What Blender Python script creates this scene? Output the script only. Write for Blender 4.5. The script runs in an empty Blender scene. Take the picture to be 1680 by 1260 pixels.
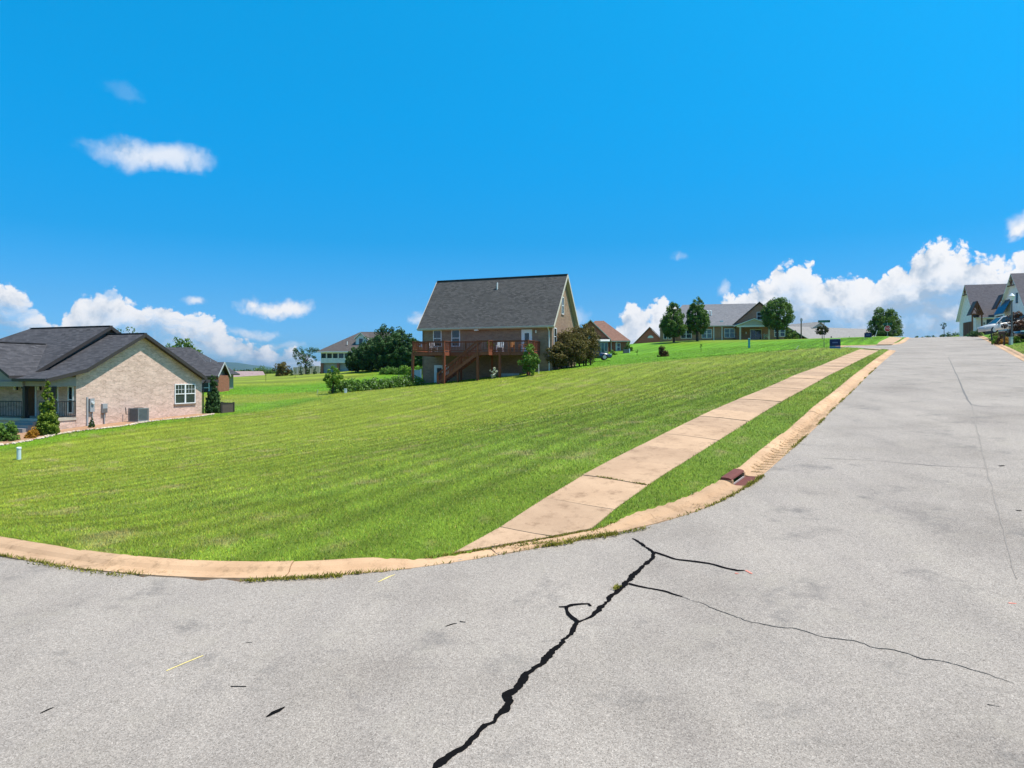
import bpy, math, random
import numpy as np
from mathutils import Vector, Matrix

# ------------------------------------------------------------------ camera, sky, sun, exposure
scene = bpy.context.scene
COL = scene.collection
H = 3.0                      # camera height above the road it stands over
F = 1166.0                   # focal length in photograph pixels (1680 wide)
cam_data = bpy.data.cameras.new("camera")
cam = bpy.data.objects.new("camera", cam_data)
COL.objects.link(cam)
cam.location = (0, 0, H)
cam.rotation_euler = (math.radians(90), 0, 0)
cam_data.sensor_fit = 'HORIZONTAL'
cam_data.sensor_width = 36.0
cam_data.lens = 36.0 * F / 1680.0
cam_data.shift_y = -(630 - 612) / 1680.0
cam_data.clip_start = 0.1
cam_data.clip_end = 40000
scene.camera = cam

SUN_EL = math.radians(66)
SUN_AZ = math.atan2(0.98, -0.2)          # clockwise from the view direction (+Y)
sun_dir = Vector((math.sin(SUN_AZ) * math.cos(SUN_EL), math.cos(SUN_AZ) * math.cos(SUN_EL), math.sin(SUN_EL)))
sd = bpy.data.lights.new("sun", 'SUN')
sd.energy = 4.6
sd.angle = math.radians(0.53)
sd.color = (1.0, 0.93, 0.83)
sun = bpy.data.objects.new("sun", sd)
COL.objects.link(sun)
sun.location = sun_dir * 60
sun.rotation_euler = sun_dir.to_track_quat('Z', 'Y').to_euler()

scene.view_settings.view_transform = 'Standard'
scene.view_settings.look = 'None'
scene.view_settings.gamma = 1
scene.view_settings.exposure = 0.6
scene.view_settings.use_curve_mapping = False
try:
    scene.cycles.max_bounces = 5
    scene.cycles.diffuse_bounces = 3
    scene.cycles.glossy_bounces = 3
    scene.cycles.transparent_max_bounces = 6
    scene.cycles.sample_clamp_indirect = 4
except Exception:
    pass


def make_world():
    w = bpy.data.worlds.new("World")
    scene.world = w
    w.use_nodes = True
    nt = w.node_tree
    nt.nodes.clear()
    N, L = nt.nodes, nt.links
    SKY_STRENGTH = 0.09

    def math_(op, a, b=None, c=None, clamp=False):
        n = N.new('ShaderNodeMath'); n.operation = op; n.use_clamp = clamp
        for i, v in enumerate((a, b, c)):
            if v is None: continue
            if isinstance(v, (int, float)): n.inputs[i].default_value = v
            else: L.new(v, n.inputs[i])
        return n.outputs[0]

    def vmath(op, a, b=None, scale=None):
        n = N.new('ShaderNodeVectorMath'); n.operation = op
        for i, v in enumerate((a, b)):
            if v is None: continue
            if isinstance(v, (tuple, list)): n.inputs[i].default_value = v
            else: L.new(v, n.inputs[i])
        if scale is not None: n.inputs['Scale'].default_value = scale
        return n.outputs[0]

    def mixc(f, a, b, mode='MIX'):
        n = N.new('ShaderNodeMix'); n.data_type = 'RGBA'; n.blend_type = mode
        if isinstance(f, (int, float)): n.inputs[0].default_value = f
        else: L.new(f, n.inputs[0])
        for i, v in ((6, a), (7, b)):
            if isinstance(v, (tuple, list)): n.inputs[i].default_value = tuple(v) + (1,)
            else: L.new(v, n.inputs[i])
        return n.outputs[2]

    def smooth(v, a, b):
        n = N.new('ShaderNodeMapRange'); n.interpolation_type = 'SMOOTHSTEP'
        L.new(v, n.inputs[0]); n.inputs[1].default_value = a; n.inputs[2].default_value = b
        return n.outputs[0]

    def noise(vec, scale, detail=3, rough=0.5):
        n = N.new('ShaderNodeTexNoise'); n.inputs['Scale'].default_value = scale
        n.inputs['Detail'].default_value = detail; n.inputs['Roughness'].default_value = rough
        L.new(vec, n.inputs['Vector'])
        return n

    def vor(vec, scale):
        n = N.new('ShaderNodeTexVoronoi'); n.feature = 'F1'
        n.inputs['Scale'].default_value = scale
        L.new(vec, n.inputs['Vector'])
        return n.outputs['Distance']

    sky = N.new('ShaderNodeTexSky'); sky.sky_type = 'NISHITA'; sky.sun_disc = False
    sky.sun_elevation = SUN_EL; sky.sun_rotation = SUN_AZ
    sky.altitude = 300; sky.air_density = 1.0; sky.dust_density = 0.6; sky.ozone_density = 1.6
    tc = N.new('ShaderNodeTexCoord')
    d0 = tc.outputs['Generated']
    sep0 = N.new('ShaderNodeSeparateXYZ'); L.new(d0, sep0.inputs[0])
    el0 = sep0.outputs[2]
    # the photograph's deep, saturated blue; paler towards the horizon
    ramp = N.new('ShaderNodeValToRGB'); els = ramp.color_ramp.elements
    while len(els) < len(SKY_TINT): els.new(0.5)
    for e, (p, c) in zip(els, SKY_TINT): e.position = p; e.color = tuple(c) + (1,)
    L.new(el0, ramp.inputs[0])
    tint = ramp.outputs[0]
    skyc = mixc(1.0, sky.outputs[0], tint, 'MULTIPLY')

    # ---- cumulus banks on directions (azimuth, elevation), continued all round, raised out of view to whiten the shade
    wob = noise(d0, 9.0, 2).outputs['Color']
    warp = vmath('SCALE', vmath('SUBTRACT', wob, (0.5, 0.5, 0.5)), scale=0.05)
    d1 = vmath('ADD', d0, warp)
    fine = noise(d0, 60.0, 4, 0.6).outputs['Color']
    d1 = vmath('ADD', d1, vmath('SCALE', vmath('SUBTRACT', fine, (0.5, 0.5, 0.5)), scale=0.014))

    def puffs(vec):
        a = math_('SUBTRACT', 0.45, vor(vec, 26.0))
        b = math_('SUBTRACT', 0.45, vor(vec, 62.0))
        c = math_('SUBTRACT', 0.45, vor(vec, 140.0))
        e = math_('SUBTRACT', 0.45, vor(vec, 310.0))
        return math_('ADD', a, math_('ADD', math_('MULTIPLY', b, 0.5), math_('ADD', math_('MULTIPLY', c, 0.3), math_('MULTIPLY', e, 0.14))))

    def azel(vec):
        s = N.new('ShaderNodeSeparateXYZ'); L.new(vec, s.inputs[0])
        az = math_('ARCTAN2', s.outputs[0], s.outputs[1])
        return az, s.outputs[2]
    az, el = azel(d1)
    front, wide = [], []
    for px, py in [(0, 444), (30, 462), (62, 488), (85, 506), (104, 496), (120, 478), (150, 474), (185, 462), (215, 482), (240, 494), (290, 503),
                   (340, 517), (368, 530), (420, 550), (480, 566), (540, 586), (640, 575), (700, 560), (760, 590), (900, 600), (985, 552), (1010, 524),
                   (1040, 500), (1070, 512), (1092, 492), (1150, 500), (1185, 486), (1230, 468), (1262, 466), (1282, 440), (1330, 432),
                   (1346, 450), (1400, 440), (1436, 448), (1470, 420), (1530, 404), (1590, 404), (1622, 418), (1650, 428), (1680, 400)]:
        a = math.atan2(px - 840, F)
        front.append((math.degrees(a), math.sin(math.atan2(612 - py, F / math.cos(a)))))
    front = [(-45, 0.12), (-41, 0.15)] + front + [(40, 0.16), (45, 0.12)]
    wide = [(-180, 0.19), (-165, 0.24), (-148, 0.16), (-130, 0.23), (-112, 0.17), (-95, 0.22), (-80, 0.15), (-62, 0.18), (-45, 0.12), (45, 0.12), (54, 0.22),
            (63, 0.16), (74, 0.21), (86, 0.15), (100, 0.20), (118, 0.24), (131, 0.17), (150, 0.22), (168, 0.17), (180, 0.19)]  # banks outside the view set high so their white light reaches shaded walls

    def curve(pts, half):
        fc = N.new('ShaderNodeFloatCurve')
        cur = fc.mapping.curves[0]
        pts = [((p + half) / (2.0 * half), v / 0.25) for p, v in pts]
        cur.points[0].location = pts[0]; cur.points[1].location = pts[-1]
        for x, y in pts[1:-1]: cur.points.new(x, y)
        for p in cur.points: p.handle_type = 'VECTOR'
        fc.mapping.update()
        L.new(math_('MULTIPLY_ADD', az, 0.5 / math.radians(half), 0.5, clamp=True), fc.inputs['Value'])
        return fc.outputs[0]
    inside = math_('LESS_THAN', math_('ABSOLUTE', az), math.radians(45))
    tf, tw = curve(front, 45.0), curve(wide, 180.0)
    top = math_('MULTIPLY', math_('ADD', math_('MULTIPLY', tf, inside), math_('MULTIPLY', tw, math_('SUBTRACT', 1.0, inside))), 0.25)
    pf = puffs(d1)
    bank = math_('ADD', math_('SUBTRACT', top, el), math_('MULTIPLY', pf, 0.030))
    # single clouds: (px, py, half width px, half height px, gain)
    singles = [(250, 257, 118, 24, .8), (440, 503, 84, 17, 1.1), (408, 496, 34, 13, 1.0), (318, 491, 22, 11, .8), (196, 146, 50, 15, .08), (1108, 424, 18, 12, .35), (1182, 470, 14, 14, .5),
               (1672, 381, 26, 20, 1.3), (690, 524, 22, 14, .7), (408, 545, 60, 11, .6), (455, 566, 55, 9, .45), (340, 560, 60, 9, .5), (940, 512, 30, 14, .35)]
    for daz, dal in ((-70, 20), (-100, 32), (75, 24), (120, 28), (165, 35), (-150, 24), (-125, 26), (100, 34), (145, 27), (-170, 30)):  # unseen clouds added at the sides and back to whiten shaded walls
        singles.append((None, daz, dal, None, .8))
    acc = None
    for it in singles:
        if it[0] is None:
            a = math.radians(it[1]); e = math.sin(math.radians(it[2])); ha, he, g = 0.16, 0.035, it[4]
        else:
            px, py, hw, hh, g = it
            a = math.atan2(px - 840, F); c = math.cos(a)
            e = math.sin(math.atan2(612 - py, F / c)); ha = hw / F * c * c; he = hh / F * c
        u = math_('DIVIDE', math_('SUBTRACT', az, a), ha)
        v = math_('DIVIDE', math_('SUBTRACT', el, e), he)
        r = math_('SQRT', math_('ADD', math_('MULTIPLY', u, u), math_('MULTIPLY', v, v)))
        k = math_('MULTIPLY', math_('SUBTRACT', 1.0, r), he * 1.0)
        k = math_('ADD', k, math_('MULTIPLY', pf, he * (0.3 if it[1] == 257 else 0.75)))
        m = math_('MULTIPLY', smooth(k, -0.15 * he, 0.85 * he), min(1.0, g))
        acc = m if acc is None else math_('MAXIMUM', acc, m)
    bm = smooth(bank, 0.0, 0.0075)
    # gaps and haze low in the banks
    gap = noise(vmath('MULTIPLY', d1, (1, 1, 2.6)), 11.0, 5, 0.62).outputs[0]
    depth_in = smooth(bank, 0.012, 0.07)
    gapm = smooth(gap, 0.40, 0.60)
    bm = math_('MULTIPLY', bm, math_('SUBTRACT', 1.0, math_('MULTIPLY', depth_in, math_('SUBTRACT', math_('SUBTRACT', 0.80, math_('MULTIPLY', smooth(az, -0.25, 0.1), 0.30)), math_('MULTIPLY', gapm, 0.42)))))
    thin = math_('MULTIPLY', math_('SUBTRACT', 1.0, smooth(az, -0.25, 0.1)), math_('SUBTRACT', 1.0, smooth(gap, 0.36, 0.55)))
    bm = math_('MULTIPLY', bm, math_('SUBTRACT', 1.0, math_('MULTIPLY', thin, 0.6)))
    cover = math_('MAXIMUM', bm, acc)
    # self shading: brighter where the cloud thins towards the sun (up, right)
    off = vmath('ADD', d1, (0.010, 0.0, 0.014))
    lit = math_('SUBTRACT', pf, puffs(off))
    body = noise(d1, 20.0, 5, 0.6).outputs[0]
    edge = math_('SUBTRACT', 1.0, smooth(bank, 0.0, 0.075))
    br = math_('ADD', math_('MULTIPLY', lit, 0.55), math_('ADD', math_('MULTIPLY', edge, 0.50), math_('MULTIPLY_ADD', body, 1.0, -0.28)))
    br = math_('MAXIMUM', br, math_('MULTIPLY', acc, 0.75))
    cc = mixc(smooth(br, 0.12, 0.78), CLOUD_LOW, CLOUD_HIGH)
    out = mixc(math_('MULTIPLY', cover, smooth(el0, -0.01, 0.012)), skyc, cc)
    bg = N.new('ShaderNodeBackground'); bg.inputs['Strength'].default_value = SKY_STRENGTH
    L.new(out, bg.inputs['Color'])
    w.cycles.sampling_method = 'MANUAL'; w.cycles.sample_map_resolution = 512
    o = N.new('ShaderNodeOutputWorld'); L.new(bg.outputs[0], o.inputs['Surface'])


SKY_TINT = [(0.0, (.28, .66, 1.2)), (.0445, (.26, .65, 1.2)), (.096, (.20, .645, 1.085)), (.179, (.05, .73, 1.15)), (.258, (.022, .90, 1.33)), (.333, (.010, 1.06, 1.48)), (.459, (.008, 1.28, 1.66))]
CLOUD_LOW = (3.0, 3.9, 5.0)
CLOUD_HIGH = (7.2, 7.2, 7.3)
make_world()

# ------------------------------------------------------------------ helpers
rnd = random.Random(7)
rng = np.random.default_rng(11)


def put(o, label=None, cat=None, group=None, kind=None):
    if label: o['label'] = label
    if cat: o['category'] = cat
    if group: o['group'] = group
    if kind: o['kind'] = kind
    return o


def empty(name, loc, rz=0.0, label=None, cat=None, group=None):
    o = bpy.data.objects.new(name, None)
    o.empty_display_size = 0.3
    o.location = loc
    o.rotation_euler = (0, 0, rz)
    COL.objects.link(o)
    return put(o, label, cat, group)


def link(name, me, mats, parent=None):
    if not isinstance(mats, (list, tuple)): mats = [mats]
    for m in mats: me.materials.append(m)
    o = bpy.data.objects.new(name, me)
    COL.objects.link(o)
    if parent is not None: o.parent = parent
    return o


def np_mesh(name, V, faces, mats, parent=None, smooth=False, face_attr=None, vert_attr=None):
    V = np.asarray(V, dtype=np.float32); faces = np.asarray(faces, dtype=np.int32)
    me = bpy.data.meshes.new(name)
    nf, k = faces.shape
    me.vertices.add(len(V)); me.vertices.foreach_set('co', V.ravel())
    me.loops.add(nf * k); me.loops.foreach_set('vertex_index', faces.ravel())
    me.polygons.add(nf); me.polygons.foreach_set('loop_start', np.arange(0, nf * k, k, dtype=np.int32))
    if smooth: me.polygons.foreach_set('use_smooth', np.ones(nf, dtype=bool))
    for attr, dom in ((face_attr, 'FACE'), (vert_attr, 'POINT')):
        if attr is None: continue
        nm, data = attr
        data = np.asarray(data, dtype=np.float32)
        if data.ndim == 1:
            a = me.attributes.new(nm, 'FLOAT', dom); a.data.foreach_set('value', data)
        else:
            d4 = np.ones((len(data), 4), dtype=np.float32); d4[:, :3] = data
            a = me.attributes.new(nm, 'FLOAT_COLOR', dom); a.data.foreach_set('color', d4.ravel())
    me.update(calc_edges=True)
    return link(name, me, mats, parent)


class MB:
    """collects polygons; build() links them as one mesh object with metre UVs"""
    def __init__(s): s.v = []; s.f = []; s.mi = []

    def poly(s, pts, m=0):
        b = len(s.v); s.v += [tuple(p) for p in pts]; s.f.append(list(range(b, b + len(pts)))); s.mi.append(m); return s

    def box(s, x0, x1, y0, y1, z0, z1, m=0):
        b = len(s.v)
        s.v += [(x0, y0, z0), (x1, y0, z0), (x1, y1, z0), (x0, y1, z0), (x0, y0, z1), (x1, y0, z1), (x1, y1, z1), (x0, y1, z1)]
        for q in ((0, 3, 2, 1), (4, 5, 6, 7), (0, 1, 5, 4), (1, 2, 6, 5), (2, 3, 7, 6), (3, 0, 4, 7)):
            s.f.append([b + i for i in q]); s.mi.append(m)
        return s

    def beam(s, p, q, w, h, up=(0, 0, 1), m=0):
        p = Vector(p); q = Vector(q); d = (q - p).normalized(); up = Vector(up)
        side = d.cross(up)
        if side.length < 1e-4: side = d.cross(Vector((0, 1, 0)))
        side.normalize(); u = side.cross(d).normalized()
        b = len(s.v)
        for c in (p, q):
            for a, e in ((-1, -1), (1, -1), (1, 1), (-1, 1)):
                s.v.append(tuple(c + side * (a * w / 2) + u * (e * h / 2)))
        for f in ((0, 1, 2, 3), (7, 6, 5, 4), (0, 4, 5, 1), (1, 5, 6, 2), (2, 6, 7, 3), (3, 7, 4, 0)):
            s.f.append([b + i for i in f]); s.mi.append(m)
        return s

    def tube(s, pts, rad, n=8, caps=True, m=0):
        pts = [Vector(p) for p in pts]
        if isinstance(rad, (int, float)): rad = [rad] * len(pts)
        b = len(s.v); prev = None
        for i, p in enumerate(pts):
            d = (pts[min(i + 1, len(pts) - 1)] - pts[max(i - 1, 0)]).normalized()
            ref = Vector((1, 0, 0)) if abs(d.x) < 0.8 else Vector((0, 1, 0))
            if prev is not None: ref = prev
            a = (ref - d * ref.dot(d)).normalized(); c = d.cross(a); prev = a
            for k in range(n):
                t = 2 * math.pi * k / n
                s.v.append(tuple(p + (a * math.cos(t) + c * math.sin(t)) * rad[i]))
        for i in range(len(pts) - 1):
            for k in range(n):
                k2 = (k + 1) % n
                s.f.append([b + i * n + k, b + i * n + k2, b + (i + 1) * n + k2, b + (i + 1) * n + k]); s.mi.append(m)
        if caps:
            s.f.append([b + k for k in range(n)][::-1]); s.mi.append(m)
            s.f.append([b + (len(pts) - 1) * n + k for k in range(n)]); s.mi.append(m)
        return s

    def slab(s, pts, t, m=0, mside=None):
        """polygon (counter-clockwise from above) with thickness t downwards"""
        pts = [Vector(p) for p in pts]; dn = Vector((0, 0, -t)); n = len(pts)
        s.poly(pts, m); s.poly([p + dn for p in reversed(pts)], mside if mside is not None else m)
        for i in range(n):
            a, b_ = pts[i], pts[(i + 1) % n]
            s.poly([a, a + dn, b_ + dn, b_], mside if mside is not None else m)
        return s

    def extrude(s, pts, vec, m=0):
        pts = [Vector(p) for p in pts]; vec = Vector(vec); n = len(pts)
        s.poly(pts[::-1], m); s.poly([p + vec for p in pts], m)
        for i in range(n):
            a, b_ = pts[i], pts[(i + 1) % n]
            s.poly([a, b_, b_ + vec, a + vec], m)
        return s

    def ball(s, c, r, n=8, k=5, sz=1.0, m=0):
        b = len(s.v); c = Vector(c)
        for i in range(1, k):
            th = math.pi * i / k
            for j in range(n):
                ph = 2 * math.pi * j / n
                s.v.append((c.x + r * math.sin(th) * math.cos(ph), c.y + r * math.sin(th) * math.sin(ph), c.z + r * sz * math.cos(th)))
        s.v += [(c.x, c.y, c.z + r * sz), (c.x, c.y, c.z - r * sz)]
        t, bo = len(s.v) - 2, len(s.v) - 1
        for i in range(k - 2):
            for j in range(n):
                j2 = (j + 1) % n
                s.f.append([b + i * n + j, b + (i + 1) * n + j, b + (i + 1) * n + j2, b + i * n + j2]); s.mi.append(m)
        for j in range(n):
            j2 = (j + 1) % n
            s.f.append([t, b + j, b + j2]); s.mi.append(m)
            s.f.append([bo, b + (k - 2) * n + j2, b + (k - 2) * n + j]); s.mi.append(m)
        return s

    def build(s, name, mats, parent=None, smooth=False):
        me = bpy.data.meshes.new(name)
        me.from_pydata(s.v, [], s.f)
        if any(s.mi): me.polygons.foreach_set('material_index', s.mi)
        if smooth: me.polygons.foreach_set('use_smooth', [True] * len(s.f))
        uv = me.uv_layers.new(name='uv')
        data = []
        for p in me.polygons:
            n = p.normal
            if abs(n.z) > 0.95: tx, ty = Vector((1, 0, 0)), Vector((0, 1, 0))
            else:
                tx = Vector((-n.y, n.x, 0)).normalized(); ty = n.cross(tx)
            for vi in p.vertices:
                co = me.vertices[vi].co
                data += [co.dot(tx), co.dot(ty)]
        uv.data.foreach_set('uv', data)
        return link(name, me, mats, parent)


# ------------------------------------------------------------------ materials
MATS = {}


def new_mat(name):
    m = bpy.data.materials.new(name); m.use_nodes = True
    nt = m.node_tree; b = nt.nodes['Principled BSDF']
    return m, nt, b


def n_noise(nt, vec, scale, detail=3, rough=0.55):
    n = nt.nodes.new('ShaderNodeTexNoise')
    n.inputs['Scale'].default_value = scale; n.inputs['Detail'].default_value = detail; n.inputs['Roughness'].default_value = rough
    if vec is not None: nt.links.new(vec, n.inputs['Vector'])
    return n


def n_ramp(nt, fac, stops):
    r = nt.nodes.new('ShaderNodeValToRGB')
    els = r.color_ramp.elements
    while len(els) < len(stops): els.new(0.5)
    for e, (p, c) in zip(els, stops):
        e.position = p; e.color = tuple(c) + (1,) if len(c) == 3 else c
    nt.links.new(fac, r.inputs[0])
    return r.outputs[0]


def n_mix(nt, f, a, b, mode='MIX'):
    n = nt.nodes.new('ShaderNodeMix'); n.data_type = 'RGBA'; n.blend_type = mode
    if isinstance(f, (int, float)): n.inputs[0].default_value = f
    else: nt.links.new(f, n.inputs[0])
    for i, v in ((6, a), (7, b)):
        if isinstance(v, (tuple, list)): n.inputs[i].default_value = tuple(v)[:3] + (1,)
        else: nt.links.new(v, n.inputs[i])
    return n.outputs[2]


def n_bump(nt, b, height, strength, dist=0.01):
    n = nt.nodes.new('ShaderNodeBump'); n.inputs['Strength'].default_value = strength; n.inputs['Distance'].default_value = dist
    nt.links.new(height, n.inputs['Height']); nt.links.new(n.outputs[0], b.inputs['Normal'])


def mul(c, k): return tuple(min(1, x * k) for x in c)


def paint(name, c, rough=0.6, var=0.14, scale=3.0, metal=0.0, spec=0.3, bump=0.0):
    """plain coloured surface with slight cloudy variation"""
    if name in MATS: return MATS[name]
    m, nt, b = new_mat(name)
    tc = nt.nodes.new('ShaderNodeTexCoord')
    n = n_noise(nt, tc.outputs['Object'], scale, 5, 0.65)
    col = n_ramp(nt, n.outputs[0], [(0.25, mul(c, 1 - var)), (0.75, mul(c, 1 + var))])
    nt.links.new(col, b.inputs['Base Color'])
    b.inputs['Roughness'].default_value = rough; b.inputs['Metallic'].default_value = metal
    b.inputs['Specular IOR Level'].default_value = spec
    if bump: n_bump(nt, b, n_noise(nt, tc.outputs['Object'], scale * 12, 4).outputs[0], bump)
    MATS[name] = m
    return m


def bricks(name, cols, mortar, bw=0.215, bh=0.0762, mort=0.011, stain=None, bump=0.5):
    if name in MATS: return MATS[name]
    m, nt, b = new_mat(name)
    uv = nt.nodes.new('ShaderNodeUVMap')
    br = nt.nodes.new('ShaderNodeTexBrick')
    br.inputs['Scale'].default_value = 1.0; br.inputs['Brick Width'].default_value = bw; br.inputs['Row Height'].default_value = bh
    br.inputs['Mortar Size'].default_value = mort; br.inputs['Mortar Smooth'].default_value = 0.1; br.inputs['Bias'].default_value = 0.0
    br.inputs['Color1'].default_value = tuple(cols[0]) + (1,); br.inputs['Color2'].default_value = tuple(cols[1]) + (1,)
    br.inputs['Mortar'].default_value = tuple(mortar) + (1,)
    nt.links.new(uv.outputs[0], br.inputs['Vector'])
    # second, offset brick lookup picks odd darker bricks
    n = n_noise(nt, uv.outputs[0], 1.3, 4)
    col = n_mix(nt, n_ramp(nt, n.outputs[0], [(0.3, (0, 0, 0)), (0.75, (0.5, 0.5, 0.5))]), br.outputs[0], cols[2] if len(cols) > 2 else cols[1])
    b2 = nt.nodes.new('ShaderNodeTexBrick'); b2.inputs['Scale'].default_value = 1.0; b2.inputs['Brick Width'].default_value = bw * 2; b2.inputs['Row Height'].default_value = bh * 2
    b2.inputs['Mortar Size'].default_value = 0; b2.inputs['Color1'].default_value = (.90, .885, .87, 1); b2.inputs['Color2'].default_value = (1.07, 1.07, 1.07, 1)
    nt.links.new(uv.outputs[0], b2.inputs['Vector']); col = n_mix(nt, 1.0, col, b2.outputs[0], 'MULTIPLY')
    n2 = n_noise(nt, uv.outputs[0], 9.0, 3)
    col = n_mix(nt, 0.5, col, n_ramp(nt, n2.outputs[0], [(0.3, (0.6, 0.6, 0.6)), (0.7, (1, 1, 1))]), 'MULTIPLY')
    nt.links.new(col, b.inputs['Base Color'])
    b.inputs['Roughness'].default_value = 0.88; b.inputs['Specular IOR Level'].default_value = 0.15
    inv = nt.nodes.new('ShaderNodeMath'); inv.operation = 'SUBTRACT'; inv.inputs[0].default_value = 1.0
    nt.links.new(br.outputs['Fac'], inv.inputs[1])
    n_bump(nt, b, inv.outputs[0], bump, 0.012)
    MATS[name] = m
    return m


def shingles(name, c0, c1, c2):
    if name in MATS: return MATS[name]
    m, nt, b = new_mat(name)
    uv = nt.nodes.new('ShaderNodeUVMap')
    br = nt.nodes.new('ShaderNodeTexBrick')
    br.inputs['Scale'].default_value = 1.0; br.inputs['Brick Width'].default_value = 0.31; br.inputs['Row Height'].default_value = 0.145
    br.inputs['Mortar Size'].default_value = 0.008; br.inputs['Mortar Smooth'].default_value = 0.3
    br.inputs['Color1'].default_value = tuple(c0) + (1,); br.inputs['Color2'].default_value = tuple(c1) + (1,)
    br.inputs['Mortar'].default_value = tuple(mul(c0, 0.55)) + (1,)
    br.offset_frequency = 2; br.offset = 0.37
    nt.links.new(uv.outputs[0], br.inputs['Vector'])
    n = n_noise(nt, uv.outputs[0], 0.7, 5)
    col = n_mix(nt, n_ramp(nt, n.outputs[0], [(0.35, (0, 0, 0)), (0.7, (0.7, 0.7, 0.7))]), br.outputs[0], c2)
    n2 = n_noise(nt, uv.outputs[0], 14.0, 3, 0.7)
    col = n_mix(nt, 0.6, col, n_ramp(nt, n2.outputs[0], [(0.3, (0.55, 0.55, 0.55)), (0.7, (1.0, 1.0, 1.0))]), 'MULTIPLY')
    nt.links.new(col, b.inputs['Base Color'])
    b.inputs['Roughness'].default_value = 0.9; b.inputs['Specular IOR Level'].default_value = 0.2
    n_bump(nt, b, br.outputs[0], 0.4, 0.02)
    MATS[name] = m
    return m


def siding(name, c, step=0.16):
    if name in MATS: return MATS[name]
    m, nt, b = new_mat(name)
    uv = nt.nodes.new('ShaderNodeUVMap')
    sp = nt.nodes.new('ShaderNodeSeparateXYZ'); nt.links.new(uv.outputs[0], sp.inputs[0])
    f = nt.nodes.new('ShaderNodeMath'); f.operation = 'FRACT'
    d = nt.nodes.new('ShaderNodeMath'); d.operation = 'DIVIDE'; d.inputs[1].default_value = step
    nt.links.new(sp.outputs[1], d.inputs[0]); nt.links.new(d.outputs[0], f.inputs[0])
    n = n_noise(nt, uv.outputs[0], 2.0, 4)
    col = n_ramp(nt, n.outputs[0], [(0.3, mul(c, 0.88)), (0.7, mul(c, 1.08))])
    nt.links.new(col, b.inputs['Base Color'])
    b.inputs['Roughness'].default_value = 0.7
    n_bump(nt, b, f.outputs[0], 0.7, 0.02)
    MATS[name] = m
    return m


def glass_mat(name, c=(0.02, 0.03, 0.035), rough=0.06):
    if name in MATS: return MATS[name]
    m, nt, b = new_mat(name)
    tc = nt.nodes.new('ShaderNodeTexCoord')
    n = n_noise(nt, tc.outputs['Object'], 1.7, 3)
    nt.links.new(n_ramp(nt, n.outputs[0], [(0.3, mul(c, 0.6)), (0.7, mul(c, 1.6))]), b.inputs['Base Color'])
    b.inputs['Roughness'].default_value = rough; b.inputs['Specular IOR Level'].default_value = 0.8
    MATS[name] = m
    return m


def wood(name, c, rough=0.65, grain=18.0):
    if name in MATS: return MATS[name]
    m, nt, b = new_mat(name)
    tc = nt.nodes.new('ShaderNodeTexCoord')
    mp = nt.nodes.new('ShaderNodeMapping'); mp.inputs['Scale'].default_value = (1, 1, 0.12)
    nt.links.new(tc.outputs['Object'], mp.inputs[0])
    n = n_noise(nt, mp.outputs[0], grain, 5, 0.7)
    oi = nt.nodes.new('ShaderNodeObjectInfo')
    col = n_ramp(nt, n.outputs[0], [(0.25, mul(c, 0.62)), (0.55, c), (0.8, mul(c, 1.3))])
    col = n_mix(nt, oi.outputs['Random'], col, n_mix(nt, 1.0, col, (0.78, 0.74, 0.72), 'MULTIPLY'))
    nt.links.new(col, b.inputs['Base Color']); b.inputs['Roughness'].default_value = rough
    b.inputs['Specular IOR Level'].default_value = 0.2
    MATS[name] = m
    return m


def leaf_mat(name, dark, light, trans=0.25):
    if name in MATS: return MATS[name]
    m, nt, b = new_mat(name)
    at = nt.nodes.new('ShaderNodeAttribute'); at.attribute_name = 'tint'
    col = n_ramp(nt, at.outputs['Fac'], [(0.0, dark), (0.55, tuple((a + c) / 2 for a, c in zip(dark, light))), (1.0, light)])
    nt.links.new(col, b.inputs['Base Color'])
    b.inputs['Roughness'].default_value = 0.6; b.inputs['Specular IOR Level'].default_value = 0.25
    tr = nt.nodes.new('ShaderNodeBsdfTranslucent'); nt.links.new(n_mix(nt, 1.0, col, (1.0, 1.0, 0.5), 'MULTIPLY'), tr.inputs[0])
    mx = nt.nodes.new('ShaderNodeMixShader'); mx.inputs[0].default_value = trans
    out = nt.nodes['Material Output']
    nt.links.new(b.outputs[0], mx.inputs[1]); nt.links.new(tr.outputs[0], mx.inputs[2]); nt.links.new(mx.outputs[0], out.inputs['Surface'])
    MATS[name] = m
    return m


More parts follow.
